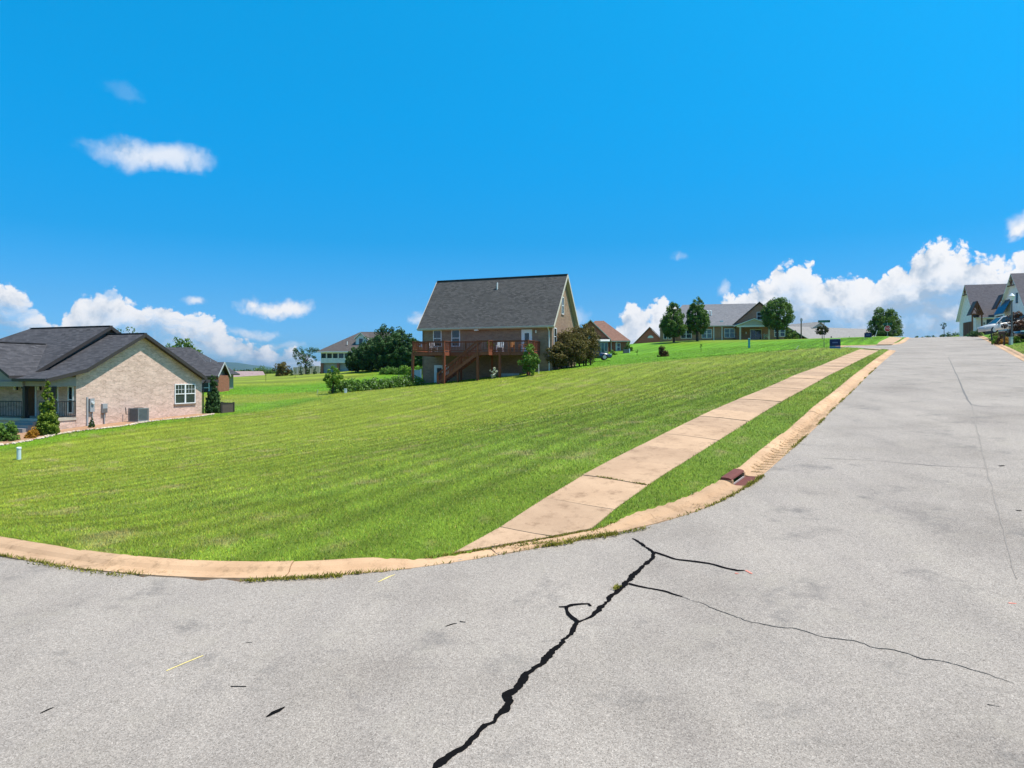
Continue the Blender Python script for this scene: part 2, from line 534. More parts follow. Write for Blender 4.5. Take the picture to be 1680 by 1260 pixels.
def asphalt_mat():
    m, nt, b = new_mat('asphalt')
    g = nt.nodes.new('ShaderNodeNewGeometry'); pos = g.outputs['Position']
    # chippings of 1 to 2 cm, each with its own tone
    v = nt.nodes.new('ShaderNodeTexVoronoi'); v.inputs['Scale'].default_value = 110.0; nt.links.new(pos, v.inputs['Vector'])
    bw = nt.nodes.new('ShaderNodeRGBToBW'); nt.links.new(v.outputs['Color'], bw.inputs[0])
    chips = n_ramp(nt, bw.outputs[0], [(0.08, (0.17, 0.140, 0.115)), (0.34, (0.285, 0.238, 0.200)), (0.65, (0.335, 0.281, 0.236)), (0.92, (0.46, 0.392, 0.333))])
    v2 = nt.nodes.new('ShaderNodeTexVoronoi'); v2.inputs['Scale'].default_value = 45.0; nt.links.new(pos, v2.inputs['Vector'])
    bw2 = nt.nodes.new('ShaderNodeRGBToBW'); nt.links.new(v2.outputs['Color'], bw2.inputs[0])
    chips = n_mix(nt, 0.45, chips, n_ramp(nt, bw2.outputs[0], [(0.15, (0.74, 0.74, 0.74)), (0.5, (1, 1, 1)), (0.85, (1.16, 1.15, 1.14))]), 'MULTIPLY')
    big = n_noise(nt, pos, 0.33, 6, 0.62)
    col = n_mix(nt, 0.9, chips, n_ramp(nt, big.outputs[0], [(0.28, (0.74, 0.73, 0.72)), (0.5, (0.98, 0.98, 0.98)), (0.72, (1.12, 1.12, 1.12))]), 'MULTIPLY')
    # dark oily blotches and brownish worn ones
    st = n_noise(nt, pos, 0.9, 5, 0.75)
    col = n_mix(nt, n_ramp(nt, st.outputs[0], [(0.56, (0, 0, 0)), (0.72, (0.62, 0.62, 0.62))]), col, (0.12, 0.105, 0.095))
    br = n_noise(nt, pos, 1.7, 4, 0.6)
    col = n_mix(nt, n_ramp(nt, br.outputs[0], [(0.55, (0, 0, 0)), (0.75, (0.35, 0.35, 0.35))]), col, (0.34, 0.29, 0.23))
    mp = nt.nodes.new('ShaderNodeMapping'); mp.inputs['Rotation'].default_value = (0, 0, math.radians(31.9)); mp.inputs['Scale'].default_value = (1.3, 0.09, 1)
    nt.links.new(pos, mp.inputs[0])
    lane = n_noise(nt, mp.outputs[0], 1.0, 3, 0.6)
    col = n_mix(nt, 0.6, col, n_ramp(nt, lane.outputs[0], [(0.3, (0.84, 0.84, 0.86)), (0.7, (1.08, 1.08, 1.07))]), 'MULTIPLY')
    nt.links.new(col, b.inputs['Base Color'])
    b.inputs['Roughness'].default_value = 0.9; b.inputs['Specular IOR Level'].default_value = 0.25
    n_bump(nt, b, v.outputs['Distance'], 0.35, 0.01)
    return m


def concrete_mat(name, c, warm, dirt=(0.2, 0.14, 0.09), amt=0.5, scale=1.0):
    if name in MATS: return MATS[name]
    m, nt, b = new_mat(name)
    g = nt.nodes.new('ShaderNodeNewGeometry'); pos = g.outputs['Position']
    oi = nt.nodes.new('ShaderNodeObjectInfo')
    big = n_noise(nt, pos, 0.9 * scale, 6, 0.65)
    col = n_mix(nt, n_ramp(nt, big.outputs[0], [(0.3, (0, 0, 0)), (0.7, (1, 1, 1))]), c, warm)
    rc = n_ramp(nt, oi.outputs['Random'], [(0, (0.84, 0.84, 0.85)), (0.5, (0.96, 0.95, 0.94)), (1, (1.08, 1.07, 1.05))])
    col = n_mix(nt, 1.0, col, rc, 'MULTIPLY')
    dn = n_noise(nt, pos, 3.5, 6, 0.75)
    col = n_mix(nt, n_ramp(nt, dn.outputs[0], [(0.52, (0, 0, 0)), (0.78, (amt, amt, amt))]), col, dirt)
    sp = n_noise(nt, pos, 130.0, 2, 0.6)
    col = n_mix(nt, 0.5, col, n_ramp(nt, sp.outputs[0], [(0.3, (0.72, 0.71, 0.7)), (0.6, (1.05, 1.05, 1.05))]), 'MULTIPLY')
    nt.links.new(col, b.inputs['Base Color'])
    b.inputs['Roughness'].default_value = 0.9; b.inputs['Specular IOR Level'].default_value = 0.2
    n_bump(nt, b, sp.outputs[0], 0.35, 0.004)
    MATS[name] = m
    return m


def grass_mat(name, blades):
    m, nt, b = new_mat(name)
    at = nt.nodes.new('ShaderNodeAttribute'); at.attribute_name = 'lawn'
    g = nt.nodes.new('ShaderNodeNewGeometry')
    col = at.outputs['Color']
    if not blades:
        n = n_noise(nt, g.outputs['Position'], 9.0, 5, 0.75)
        col = n_mix(nt, 0.8, col, n_ramp(nt, n.outputs[0], [(0.25, (0.55, 0.6, 0.5)), (0.5, (0.95, 0.95, 0.95)), (0.75, (1.3, 1.25, 1.3))]), 'MULTIPLY')
        n_bump(nt, b, n.outputs[0], 0.6, 0.05)
    else:
        vm = nt.nodes.new('ShaderNodeVectorMath'); vm.operation = 'MULTIPLY_ADD'
        vm.inputs[1].default_value = (0.45, 0.45, 0.45); vm.inputs[2].default_value = (0, 0, 0.8)
        nt.links.new(g.outputs['Normal'], vm.inputs[0])
        nn = nt.nodes.new('ShaderNodeVectorMath'); nn.operation = 'NORMALIZE'; nt.links.new(vm.outputs[0], nn.inputs[0])
        nt.links.new(nn.outputs[0], b.inputs['Normal'])
    nt.links.new(col, b.inputs['Base Color'])
    b.inputs['Roughness'].default_value = 0.75; b.inputs['Specular IOR Level'].default_value = 0.15
    return m

# ------------------------------------------------------------------ places: pixel + distance -> point, road frame (s along, d across)
def P(px, py, Y): return Vector(((px - 840) / F * Y, Y, H - (py - 612) / F * Y))


UX, UY = math.sin(math.radians(31.4)), math.cos(math.radians(31.4))


def SD(x, y): return x * UX + y * UY, x * UY - y * UX


def XY(s, d): return s * UX + d * UY, s * UY - d * UX


def sstep(t, a, b):
    t = np.clip((np.asarray(t, dtype=float) - a) / (b - a), 0, 1)
    return t * t * (3 - 2 * t)


R_S = np.array([-60, -20, 0, 5, 8, 10.6, 13.2, 18.5, 24.6, 36.5, 50, 66.5, 80, 95, 108, 117, 126, 140, 160, 220, 400, 900.])
R_Z = np.array([-3.6, -3.15, -2.95, -2.86, -2.77, -2.56, -2.27, -1.72, -1.17, -.26, .66, 1.78, 2.68, 3.70, 4.58, 5.08, 5.35, 5.3, 4.6, 0, -12, -18.])
_fs = np.linspace(-60, 900, 3841)
_fz = np.interp(_fs, R_S, R_Z)
_k = np.hanning(13); _k /= _k.sum()
_fz = np.convolve(np.pad(_fz, 6, mode='edge'), _k, 'valid')


def road_z(x, y):
    s, d = SD(np.asarray(x, float), np.asarray(y, float))
    z = np.interp(s, _fs, _fz)
    side = np.clip(-d - 14, 0, 60)
    return H + z - 0.03 * side * sstep(30 - s, 0, 12)


def on_road(px, py):
    """where the sight line through a photograph pixel meets the road surface"""
    Y = np.linspace(3, 140, 6000)
    x = (px - 840) / F * Y; z = H - (py - 612) / F * Y
    g = z - road_z(x, Y)
    i = int(np.argmax(g < 0))
    if i == 0: i = len(Y) - 1
    t = g[i - 1] / (g[i - 1] - g[i] + 1e-9)
    y = Y[i - 1] + t * (Y[i] - Y[i - 1])
    return (px - 840) / F * y, y


def chaikin(pts, n=3):
    p = np.array(pts, float)
    for _ in range(n):
        q = np.empty((2 * (len(p) - 1) + 2, 2)); q[0] = p[0]; q[-1] = p[-1]
        q[1:-1:2] = p[:-1] * .75 + p[1:] * .25; q[2:-1:2] = p[:-1] * .25 + p[1:] * .75
        p = q
    return p


def resample(p, step):
    p = np.asarray(p, float)
    seg = np.hypot(*np.diff(p, axis=0).T); cum = np.concatenate([[0], np.cumsum(seg)])
    n = max(2, int(cum[-1] / step) + 1); t = np.linspace(0, cum[-1], n)
    return np.stack([np.interp(t, cum, p[:, 0]), np.interp(t, cum, p[:, 1])], 1)


# asphalt edge on the left: side street -> corner -> up the hill -> second side street -> on over the crest
corner_px = [(0, 912), (80, 927), (150, 938), (225, 946), (300, 951), (375, 953), (450, 953), (525, 950), (600, 944), (700, 931), (800, 914), (900, 896),
             (1000, 878), (1060, 866), (1110, 853), (1150, 841), (1193, 824), (1228, 801), (1262, 770), (1293, 743), (1318, 720), (1342, 699)]
ce = [on_road(*p) for p in corner_px]
x0, y0 = ce[0]
left = [(x0 - 60 * .90, y0 + 60 * .44), (x0 - 34 * .88, y0 + 34 * .475), (x0 - 15 * .88, y0 + 15 * .475), (x0 - 5 * .90, y0 + 5 * .44)] + ce
s_end = SD(*ce[-1])[0]
left += [XY(s, float(np.interp(s, [20, 30, 50, 68], [-3.08, -3.1, -3.4, -3.55]))) for s in np.arange(s_end + 3, 67.5, 3)] + [XY(68.6, -3.55), XY(70.0, -3.9), XY(70.8, -4.8), XY(71.2, -6.4), XY(71.2, -8.6)]
EDGE_A = resample(chaikin(left), 0.25)
for _ in range(2):
    _kk = np.hanning(17); _kk /= _kk.sum()
    _pd = np.pad(EDGE_A, ((8, 8), (0, 0)), mode='reflect', reflect_type='odd')
    EDGE_A = np.stack([np.convolve(_pd[:, i], _kk, 'valid') for i in (0, 1)], 1)
right_b = [XY(71.6, -9.2), XY(73, -9.2), XY(81, -9.2), XY(82.3, -9.0), XY(82.4, -7.5), XY(82.8, -6), XY(84, -4.6), XY(86.2, -4.05), XY(92, -3.95), XY(104, -4.1), XY(117, -4.2), XY(130, -4.6), XY(150, -6), XY(185, -12)]
EDGE_B = resample(chaikin(right_b), 0.3)
EDGE_LEFT = np.concatenate([EDGE_A, EDGE_B])
EDGE_RIGHT = resample(chaikin([XY(-40, 4.4), XY(10, 4.0), XY(50, 3.8), XY(94, 3.72), XY(115, 3.45), XY(130, 3.0), XY(150, 1.6), XY(185, -4.4)]), 0.4)
KERB = 0.56


def side_dist(x, y, line, sign, keep=None):
    """signed distance to a line: positive on its lawn side (left of the direction of travel x sign)"""
    x = np.atleast_1d(np.asarray(x, float)).ravel(); y = np.atleast_1d(np.asarray(y, float)).ravel()
    out = np.empty(len(x))
    tan = np.gradient(line, axis=0); tan /= np.hypot(tan[:, 0], tan[:, 1])[:, None]
    lx = line[:, 0].astype(np.float32); ly = line[:, 1].astype(np.float32)
    for a in range(0, len(x), 4000):
        xs = x[a:a + 4000, None].astype(np.float32); ys = y[a:a + 4000, None].astype(np.float32)
        dx = xs - lx[None]; dy = ys - ly[None]
        k = np.argmin(dx * dx + dy * dy, axis=1); r = np.arange(len(k))
        ddx = dx[r, k].astype(float); ddy = dy[r, k].astype(float)
        cr = tan[k, 0] * ddy - tan[k, 1] * ddx
        dist = np.hypot(ddx, ddy)
        out[a:a + 4000] = np.where(dist < 1.2, cr, np.sign(cr) * dist) * sign
    return out


_rm = on_road(862, 902)


def ramp(x, y):
    """1 where the kerb is dropped for the end of the sidewalk"""
    return 1 - sstep(np.hypot(np.asarray(x, float) - _rm[0], np.asarray(y, float) - _rm[1]), 1.35, 2.5)


def kerb_w(x, y): return KERB - .22 * ramp(x, y)


COARSE_L = np.concatenate([EDGE_A[::2], EDGE_B[::2]])
COARSE_R = EDGE_RIGHT[::2]


def lawn_side(x, y):
    """distance outside the asphalt (positive on lawns, negative on the road)"""
    return np.maximum(side_dist(x, y, COARSE_L, 1), side_dist(x, y, COARSE_R, -1))


# ------------------------------------------------------------------ lie of the land: thin plate spline through surveyed spots
ctrl = []
for px, py, Y in [(30, 757, 31), (125, 701, 40), (334, 678, 49), (20, 714, 37.3), (600, 752, 21), (350, 780, 22), (720, 629, 69), (905, 608, 65), (820, 617, 67), (1085, 581, 85),
                  (545, 645, 60), (385, 672, 54), (450, 640, 82), (450, 613, 140), (600, 606, 112), (540, 612, 130), (380, 622, 120), (985, 592, 82), (960, 585, 98), (1020, 574, 104), (1062, 565, 135),
                  (1180, 558, 117), (1280, 557, 117), (1100, 561, 112), (1330, 555.5, 112), (1352, 568, 62), (1424, 556, 82), (1453, 551.5, 96), (1660, 558, 62), (1680, 573, 54),
                  (1640, 548, 80), (1590, 546, 128), (1665, 546, 108), (700, 632, 66), (800, 690, 38), (950, 640, 48), (690, 606, 92), (1200, 566, 98), (1240, 580, 72), (200, 640, 75), (20, 640, 90), (300, 640, 75)]:
    p = P(px, py, Y); ctrl.append((p.x, p.y, p.z - H))
for s in (9, 13, 18, 24, 36, 50, 66):
    x, y = XY(s, -6.3); ctrl.append((x, y, float(np.interp(s, [8.15, 10.6, 13.2, 18.45, 24.6, 36.55, 66.5], [-2.545, -2.28, -1.99, -1.43, -.905, -.015, 2.0]))))
for s, d in ((30, 6), (45, 7), (60, 8), (0, 8), (-20, 8), (96, 5)):
    x, y = XY(s, d); ctrl.append((x, y, float(np.interp(s, _fs, _fz)) + .2))
ctrl += [(-60, 30, -5.2), (-45, 14, -4.0), (-80, 80, -3.0), (-90, 150, -2.0), (60, 10, -1.5), (110, 80, 6.5), (110, 130, 8), (60, 170, 6.0), (0, 190, 1.5), (-60, 190, -1.0), (-30, -30, -3.4), (40, -40, -3), (150, 40, 2)]
C = np.array(ctrl, float)


def _phi(r2): return np.where(r2 > 1e-9, r2 * np.log(r2 + 1e-12) * .5, 0)


_n = len(C)
_A = np.zeros((_n + 3, _n + 3))
_A[:_n, :_n] = _phi(((C[:, None, :2] - C[None, :, :2]) ** 2).sum(-1)) + np.eye(_n) * 18.0
_A[:_n, _n] = 1; _A[:_n, _n + 1:] = C[:, :2]; _A[_n, :_n] = 1; _A[_n + 1:, :_n] = C[:, :2].T
_w = np.linalg.solve(_A, np.concatenate([C[:, 2], [0, 0, 0]]))


def tps(x, y):
    out = np.empty(len(x))
    for a in range(0, len(x), 20000):
        xs, ys = x[a:a + 20000], y[a:a + 20000]
        r2 = (xs[:, None] - C[None, :, 0]) ** 2 + (ys[:, None] - C[None, :, 1]) ** 2
        out[a:a + 20000] = _phi(r2) @ _w[:_n] + _w[_n] + _w[_n + 1] * xs + _w[_n + 2] * ys
    return out


def ground(x, y, cut=True):
    """ground height; with cut, sunk under road, kerb and sidewalk"""
    sh = np.shape(x)
    x = np.atleast_1d(np.asarray(x, float)).ravel(); y = np.atleast_1d(np.asarray(y, float)).ravel()
    z = tps(np.clip(x, -130, 170), np.clip(y, -60, 230))
    t = lawn_side(x, y)
    rz = road_z(x, y) - H
    rp = ramp(x, y); kw = KERB - .22 * rp
    wl = np.clip((t - kw) / 3.2, 0, 1); wl = wl * wl * (3 - 2 * wl)
    z = (rz + .085 * (1 - .8 * rp)) * (1 - wl) + z * wl
    if cut:
        z = np.where(t < kw, z - .30 * sstep(kw - t, 0.02, 0.30), z)
        s, d = SD(x, y)
        z -= .05 * sstep(d, -6.15, -6.02) * sstep(-d - .20 * (1 - sstep(s, 9, 20)), 4.78, 4.88) * (s > 6) * (s < 108)
    r = np.hypot(x - 10, y - 70)
    far = sstep(r, 150, 420)
    base = -18 + 5 * np.sin(x / 310 + 1) * np.cos(y / 270) * sstep(r, 300, 900)
    z = z * (1 - far) + base * far
    z += H
    return z.reshape(sh) if sh else float(z[0])


def G(x, y): return ground(float(x), float(y), False)


def at(px, Y):
    """a point on the ground under photograph column px at distance Y"""
    x = (px - 840) / F * Y
    return Vector((x, Y, G(x, Y)))


# cheap lattice noise for colour variation of the turf
_lat = rng.random((256, 256))


def vnoise(x, y):
    xi = np.floor(x).astype(int); yi = np.floor(y).astype(int); fx = x - xi; fy = y - yi
    fx = fx * fx * (3 - 2 * fx); fy = fy * fy * (3 - 2 * fy)
    g = lambda a, b: _lat[a % 256, b % 256]
    return (g(xi, yi) * (1 - fx) + g(xi + 1, yi) * fx) * (1 - fy) + (g(xi, yi + 1) * (1 - fx) + g(xi + 1, yi + 1) * fx) * fy


def fbm(x, y, o=4):
    s = 0; a = .5; t = 0
    for _ in range(o):
        s = s + a * vnoise(x, y); t += a; a *= .55; x = x * 2.03 + 17.3; y = y * 2.03 + 5.1
    return s / t


def lawn_colour(x, y):
    """turf colour by place: lush, yellowed, clipped stripes, straw patches (linear rgb)"""
    s, d = SD(x, y)
    lush = np.array([.142, .215, .017]); yel = np.array([.208, .252, .020]); bright = np.array([.115, .245, .007]); straw = np.array([.33, .25, .11])
    n1 = fbm(x * .12, y * .12); n2 = fbm(x * .55 + 9, y * .55); n3 = fbm(x * 2.3, y * 2.3 + 40)
    far = sstep(y, 12, 42)
    k = np.clip(.20 + .50 * far + .9 * (n1 - .5) + .55 * (n2 - .5), 0, 1)
    left_ = sstep(-d, 9, 24)
    k = np.clip(k + .40 * left_ * (1 - sstep(y, 60, 75)) - .25 * sstep(d, -12, -7), 0, 1)
    c = lush[None] * (1 - k[:, None]) + yel[None] * k[:, None]
    # the next lots up the hill and behind are greener
    edge = y + .10 * x + 2 * (n2 - .5)
    up = sstep(edge, 63, 68)
    c = c * (1 - up[:, None]) + (bright[None] * (.85 + .5 * n1[:, None])) * up[:, None]
    up2 = sstep(y + .3 * x, 110, 118) * sstep(x, 20, 26)
    c = c * (1 - .6 * up2[:, None]) + yel[None] * .6 * up2[:, None]
    # strip of greener neighbour lawn along the brick house
    e1 = sstep(-(x + 24) * .94 + (y - 40) * .33 + 3.2, 0, 1.2) * (y < 58)
    c = c * (1 - .8 * e1[:, None]) + bright[None] * .8 * e1[:, None]
    # field behind: mown bands
    fld = sstep(y, 84, 92) * sstep(-x, 14, 22)
    band = .5 + .5 * np.sin(y * .75 + x * .10)
    c = c * (1 - fld[:, None]) + (yel[None] * (.75 + .55 * band[:, None])) * fld[:, None]
    # mower stripes beside the sidewalk
    st = np.sin((d + .5 * n1 + .02 * s) * 2 * np.pi / 1.15)
    c = c * (1 + (.06 + .28 * n2)[:, None] * (st * sstep(-d, 6.2, 7.5) * (1 - sstep(-d, 42, 55)))[:, None])
    sp = sstep(n3 * .55 + n2 * .45, .56, .72) * .55 * (1 - up)
    sp = np.maximum(sp, .42 * sstep(n2, .55, .70) * np.exp(-((y - 11.6 - .12 * np.abs(x + 3)) / .9) ** 2) * (x < 1) * (x > -9))
    c = c * (1 - sp[:, None]) + straw[None] * sp[:, None]
    c = c * (.72 + .58 * fbm(x * 1.1 + 70, y * 1.1, 5))[:, None]
    return c


def make_setting():
    def axis(fine, lo, hi, grow=1.16):
        a = list(fine); st = abs(a[0] - a[1])
        while a[0] > lo: st *= grow; a.insert(0, a[0] - st)
        st = abs(a[-1] - a[-2])
        while a[-1] < hi: st *= grow; a.append(a[-1] + st)
        return np.array(a)
    fs = np.concatenate([np.arange(0, 26, .22), np.arange(26, 66, .7), np.arange(66, 104, .35), np.arange(104, 190, 1.5)])
    fd = np.concatenate([np.arange(-110, -40, 1.4), np.arange(-40, -12.5, .7), np.arange(-12.5, -7, .3), np.arange(-7, -3.4, .11), np.arange(-3.4, 1.4, .5), np.arange(1.4, 5.2, .14), np.arange(5.2, 45, 1.1)])
    sa = axis(fs, -7000, 7500); da = axis(fd, -7000, 7000)
    S, D = np.meshgrid(sa, da, indexing='ij')
    X, Y = XY(S.ravel(), D.ravel())
    Z = ground(X, Y)
    nd = len(da); idx = np.arange(len(sa) * nd).reshape(len(sa), nd)
    q = np.stack([idx[:-1, :-1], idx[1:, :-1], idx[1:, 1:], idx[:-1, 1:]], -1).reshape(-1, 4)[:, ::-1]
    np_mesh('ground', np.stack([X, Y, Z], 1), q, grass_mat('turf', False), smooth=True, vert_attr=('lawn', lawn_colour(X, Y) * .85))['kind'] = 'structure'

    # road sheet
    sa = np.concatenate([np.arange(-40, 0, 2), np.arange(0, 26, .25), np.arange(26, 62, .6), np.arange(62, 104, .3), np.arange(104, 150, 1.2)])
    da = np.concatenate([np.arange(-70, -20, 2.0), np.arange(-20, -8, .5), np.arange(-8, -3, .12), np.arange(-3, 1, .5), np.arange(1, 5, .2), np.arange(5, 30, 2.)])
    S, D = np.meshgrid(sa, da, indexing='ij'); X, Y = XY(S.ravel(), D.ravel())
    Z = road_z(X, Y)
    t = lawn_side(X, Y).reshape(S.shape)
    tm = np.minimum(np.minimum(t[:-1, :-1], t[1:, :-1]), np.minimum(t[:-1, 1:], t[1:, 1:]))
    nd = len(da); idx = np.arange(len(sa) * nd).reshape(len(sa), nd)
    q = np.stack([idx[:-1, :-1], idx[1:, :-1], idx[1:, 1:], idx[:-1, 1:]], -1)[tm < .05].reshape(-1, 4)[:, ::-1]
    # pull the outer vertices back under the gutter pan
    z2 = Z - .12 * sstep(t.ravel(), .12, .3)
    road = np_mesh('road', np.stack([X, Y, z2], 1), q, asphalt_mat(), smooth=True)
    road['kind'] = 'structure'
    return road


ROAD = make_setting()

KERB_MAT = concrete_mat('kerb_concrete', (.46, .28, .16), (.60, .385, .23), (.16, .095, .045), .9)
WALK_MAT = concrete_mat('sidewalk_concrete', (.385, .245, .152), (.52, .342, .216), (.17, .10, .055), .9)


def make_kerbs():
    root = empty('kerb', (0, 0, 0)); root['kind'] = 'structure'
    prof = [(0, -.06), (0, .010), (.22, .0), (.28, .012), (.35, .06), (.41, .078), (.46, .086), (KERB, .088), (KERB, -.2)]
    top = len(prof)

    def run(line, sgn, step, first=0.0, skip=None):
        tan = np.gradient(line, axis=0); tan /= np.hypot(tan[:, 0], tan[:, 1])[:, None]
        nor = np.stack([-tan[:, 1], tan[:, 0]], 1) * sgn
        cum = np.concatenate([[0], np.cumsum(np.hypot(*np.diff(line, axis=0).T))])
        a = first
        while a < cum[-1] - .3:
            b = min(a + step, cum[-1]); lo, hi = a + .006, b - .006
            a = b
            mid = np.array([np.interp((lo + hi) / 2, cum, line[:, 0]), np.interp((lo + hi) / 2, cum, line[:, 1])])
            if mid[1] < -3 or (skip and not skip(mid)): continue
            spans = [(lo, hi)]
            if sgn == 1 and DRAIN[0] < hi and DRAIN[1] > lo and line is EDGE_A:
                spans = [(lo, min(hi, DRAIN[0])), (max(lo, DRAIN[1]), hi)]
            for l, h in spans:
                if h - l < .1: continue
                ts = np.linspace(l, h, max(2, int((h - l) / .3) + 1))
                V = []; wob = rnd.uniform(-.006, .006)
                for t in ts:
                    x, y = np.interp(t, cum, line[:, 0]), np.interp(t, cum, line[:, 1])
                    nx, ny = np.interp(t, cum, nor[:, 0]), np.interp(t, cum, nor[:, 1])
                    z0 = road_z(x, y)
                    rp = float(ramp(x, y)); ks = 1 - .22 * rp / KERB
                    for o, hh in prof: V.append((x + nx * o * ks, y + ny * o * ks, z0 + (hh * (1 - .8 * rp) if hh > .012 else hh) + (wob if hh > .005 else 0)))
                Fq = []
                for i in range(len(ts) - 1):
                    for j in range(top - 1):
                        q = [i * top + j, i * top + j + 1, (i + 1) * top + j + 1, (i + 1) * top + j]
                        Fq.append(q if sgn == -1 else q[::-1])
                me = bpy.data.meshes.new('kerb_section')
                ends = [list(range(top))[::-1 if sgn == -1 else 1], [(len(ts) - 1) * top + j for j in range(top)][::1 if sgn == -1 else -1]]
                me.from_pydata([tuple(map(float, v)) for v in V], [], Fq + ends)
                me.polygons.foreach_set('use_smooth', [False] * len(me.polygons))
                link('kerb_section', me, KERB_MAT, root)
    run(EDGE_A, 1, 3.05, 1.2)
    run(EDGE_B, 1, 3.05)
    run(EDGE_RIGHT, -1, 3.05, 0, lambda p: SD(*p)[0] > 20)


cumA = np.concatenate([[0], np.cumsum(np.hypot(*np.diff(EDGE_A, axis=0).T))])
_dp = on_road(1241, 788); _i = int(np.argmin(np.hypot(EDGE_A[:, 0] - _dp[0], EDGE_A[:, 1] - _dp[1])))
DRAIN = (cumA[_i] - .41, cumA[_i] + .41)
make_kerbs()


def make_sidewalk():
    root = empty('sidewalk', (0, 0, 0)); root['kind'] = 'structure'
    dl, dr = -6.15, -4.74
    wide = lambda s, d: d + (-.15 if d < -5.5 else -.20) * float(1 - sstep(s, 9, 20)) * abs(d + 5.45) / .7
    ts = np.linspace(4, 16, 481)

    def hit(d):
        x, y = XY(ts, d + (-.15 if d < -5.5 else -.2) * (1 - sstep(ts, 9, 20)) * abs(d + 5.45) / .7); t = side_dist(x, y, EDGE_A, 1)
        return float(ts[np.argmax(t > kerb_w(x, y) + .03)])
    starts = {d: hit(d) for d in np.linspace(dl, dr, 6)}
    s0 = 9.95
    cuts = [s0 - 1.52] + [s0 + 1.52 * i for i in range(38)]
    for i in range(len(cuts) - 1):
        a, b = cuts[i] + .008, cuts[i + 1] - .008
        if a > 67: break
        if b > 67.2: b = 68.0
        dz = rnd.uniform(-.006, .006); tw = rnd.uniform(-.004, .004)
        mb = MB()
        ds = sorted(starts); g = .0
        for j in range(len(ds) - 1):
            lo = [max(a, starts[ds[j]]) if i < 2 else a, max(a, starts[ds[j + 1]]) if i < 2 else a]
            if i == 0: lo = [starts[ds[j]], starts[ds[j + 1]]]
            if min(lo) > b: continue
            lo = [min(v, b) for v in lo]
            pts = []
            for s, d in ((lo[0], ds[j]), (lo[1], ds[j + 1]), (b, ds[j + 1]), (b, ds[j])):
                x, y = XY(s, wide(s, d)); pts.append((x, y, G(x, y) + .012 + dz + tw * (d + 5.8)))
            mb.slab(pts, .1)
        if mb.f: mb.build('slab', WALK_MAT, root)
    # ramp down to the second side street and the walk beyond it
    for a, b in ((68.02, 70.2), (82.6, 84.0)) + tuple((84 + 1.52 * k + .008, 85.52 + 1.52 * k - .008) for k in range(17)):
        off = -.3 * sstep(a, 90, 112)
        mb = MB(); pts = []
        for s, d in ((a, dl + off), (a, dr + off), (b, dr + off), (b, dl + off)):
            x, y = XY(s, d); z = max(G(x, y) + .012, float(road_z(x, y)) + .02); pts.append((x, y, z))
        mb.slab(pts, .1).build('slab', WALK_MAT, root)


make_sidewalk()

# ------------------------------------------------------------------ building kit
WHITE = paint('white_trim', (.74, .75, .75), .5, .05)
GLASS = glass_mat('window_glass')
Z3 = Vector((0, 0, 1))


def V3(*a): return Vector(a)


def window(parent, o, r, n, w, h, rail=True, cols=1, rows=1, mat=None, ft=.07, name='window', glass=None, both=False, depth=.085):
    """framed window on a wall: o lower left corner, r along the wall, n outwards; panes are sub-parts"""
    o = Vector(o); r = Vector(r).normalized(); n = Vector(n).normalized()
    c = n * .018; mb = MB()
    for z in (ft / 2, h - ft / 2): mb.beam(o + Z3 * z + c, o + r * w + Z3 * z + c, depth, ft)
    for x in (ft / 2, w - ft / 2): mb.beam(o + r * x + Z3 * ft + c, o + r * x + Z3 * (h - ft) + c, ft, depth, up=n)
    if rail: mb.beam(o + r * ft + Z3 * (h / 2) + c, o + r * (w - ft) + Z3 * (h / 2) + c, depth * .85, .055)
    z0 = h / 2 if rail and not both else ft
    for i in range(1, cols):
        x = ft + (w - 2 * ft) * i / cols
        mb.beam(o + r * x + Z3 * z0 + c, o + r * x + Z3 * (h - ft) + c, .018, depth * .6, up=n)
    for j in range(1, rows):
        z = z0 + (h - ft - z0) * j / rows
        mb.beam(o + r * ft + Z3 * z + c, o + r * (w - ft) + Z3 * z + c, depth * .55, .018)
    fr = mb.build(name, mat or WHITE, parent)
    parts = ((ft, h / 2 - .03), (h / 2 + .03, h - ft)) if rail else ((ft, h - ft),)
    for k, (a, b) in enumerate(parts):
        p = o + r * ft + Z3 * a + n * .004
        mb = MB(); q = r * (w - 2 * ft)
        mb.extrude([p, p + q, p + q + Z3 * (b - a), p + Z3 * (b - a)], n * (.012 + .01 * k))
        mb.build('pane', glass or GLASS, fr)
    return fr


def wall(parent, pts, thick, n, mat, name='wall'):
    n = Vector(n)
    return MB().extrude(pts, n * -thick).build(name, mat, parent)


def pipe(parent, name, pts, r, mat, n=8):
    return MB().tube(pts, r, n).build(name, mat, parent)


# ------------------------------------------------------------------ the brick bungalow on the left
ROOF_DARK = shingles('charcoal_shingle', (.040, .038, .042), (.105, .098, .104), (.066, .062, .068))
BRICK_TAN = bricks('tan_brick', ((.74, .51, .42), (.43, .28, .225), (.83, .61, .51)), (.70, .55, .47))
SIDE_DARK = siding('dark_siding', (.105, .095, .095))
SIDE_GREY = siding('grey_siding', (.27, .25, .24))
BLACK = paint('black_metal', (.018, .018, .02), .45, .15)
BROWN_TRIM = paint('dark_trim', (.045, .038, .036), .5, .12)
CONC = paint('pale_concrete', (.46, .40, .34), .85, .12, 2.0, bump=.2)
STEP_MAT = paint('grey_step', (.26, .25, .25), .85, .12, 2.0)


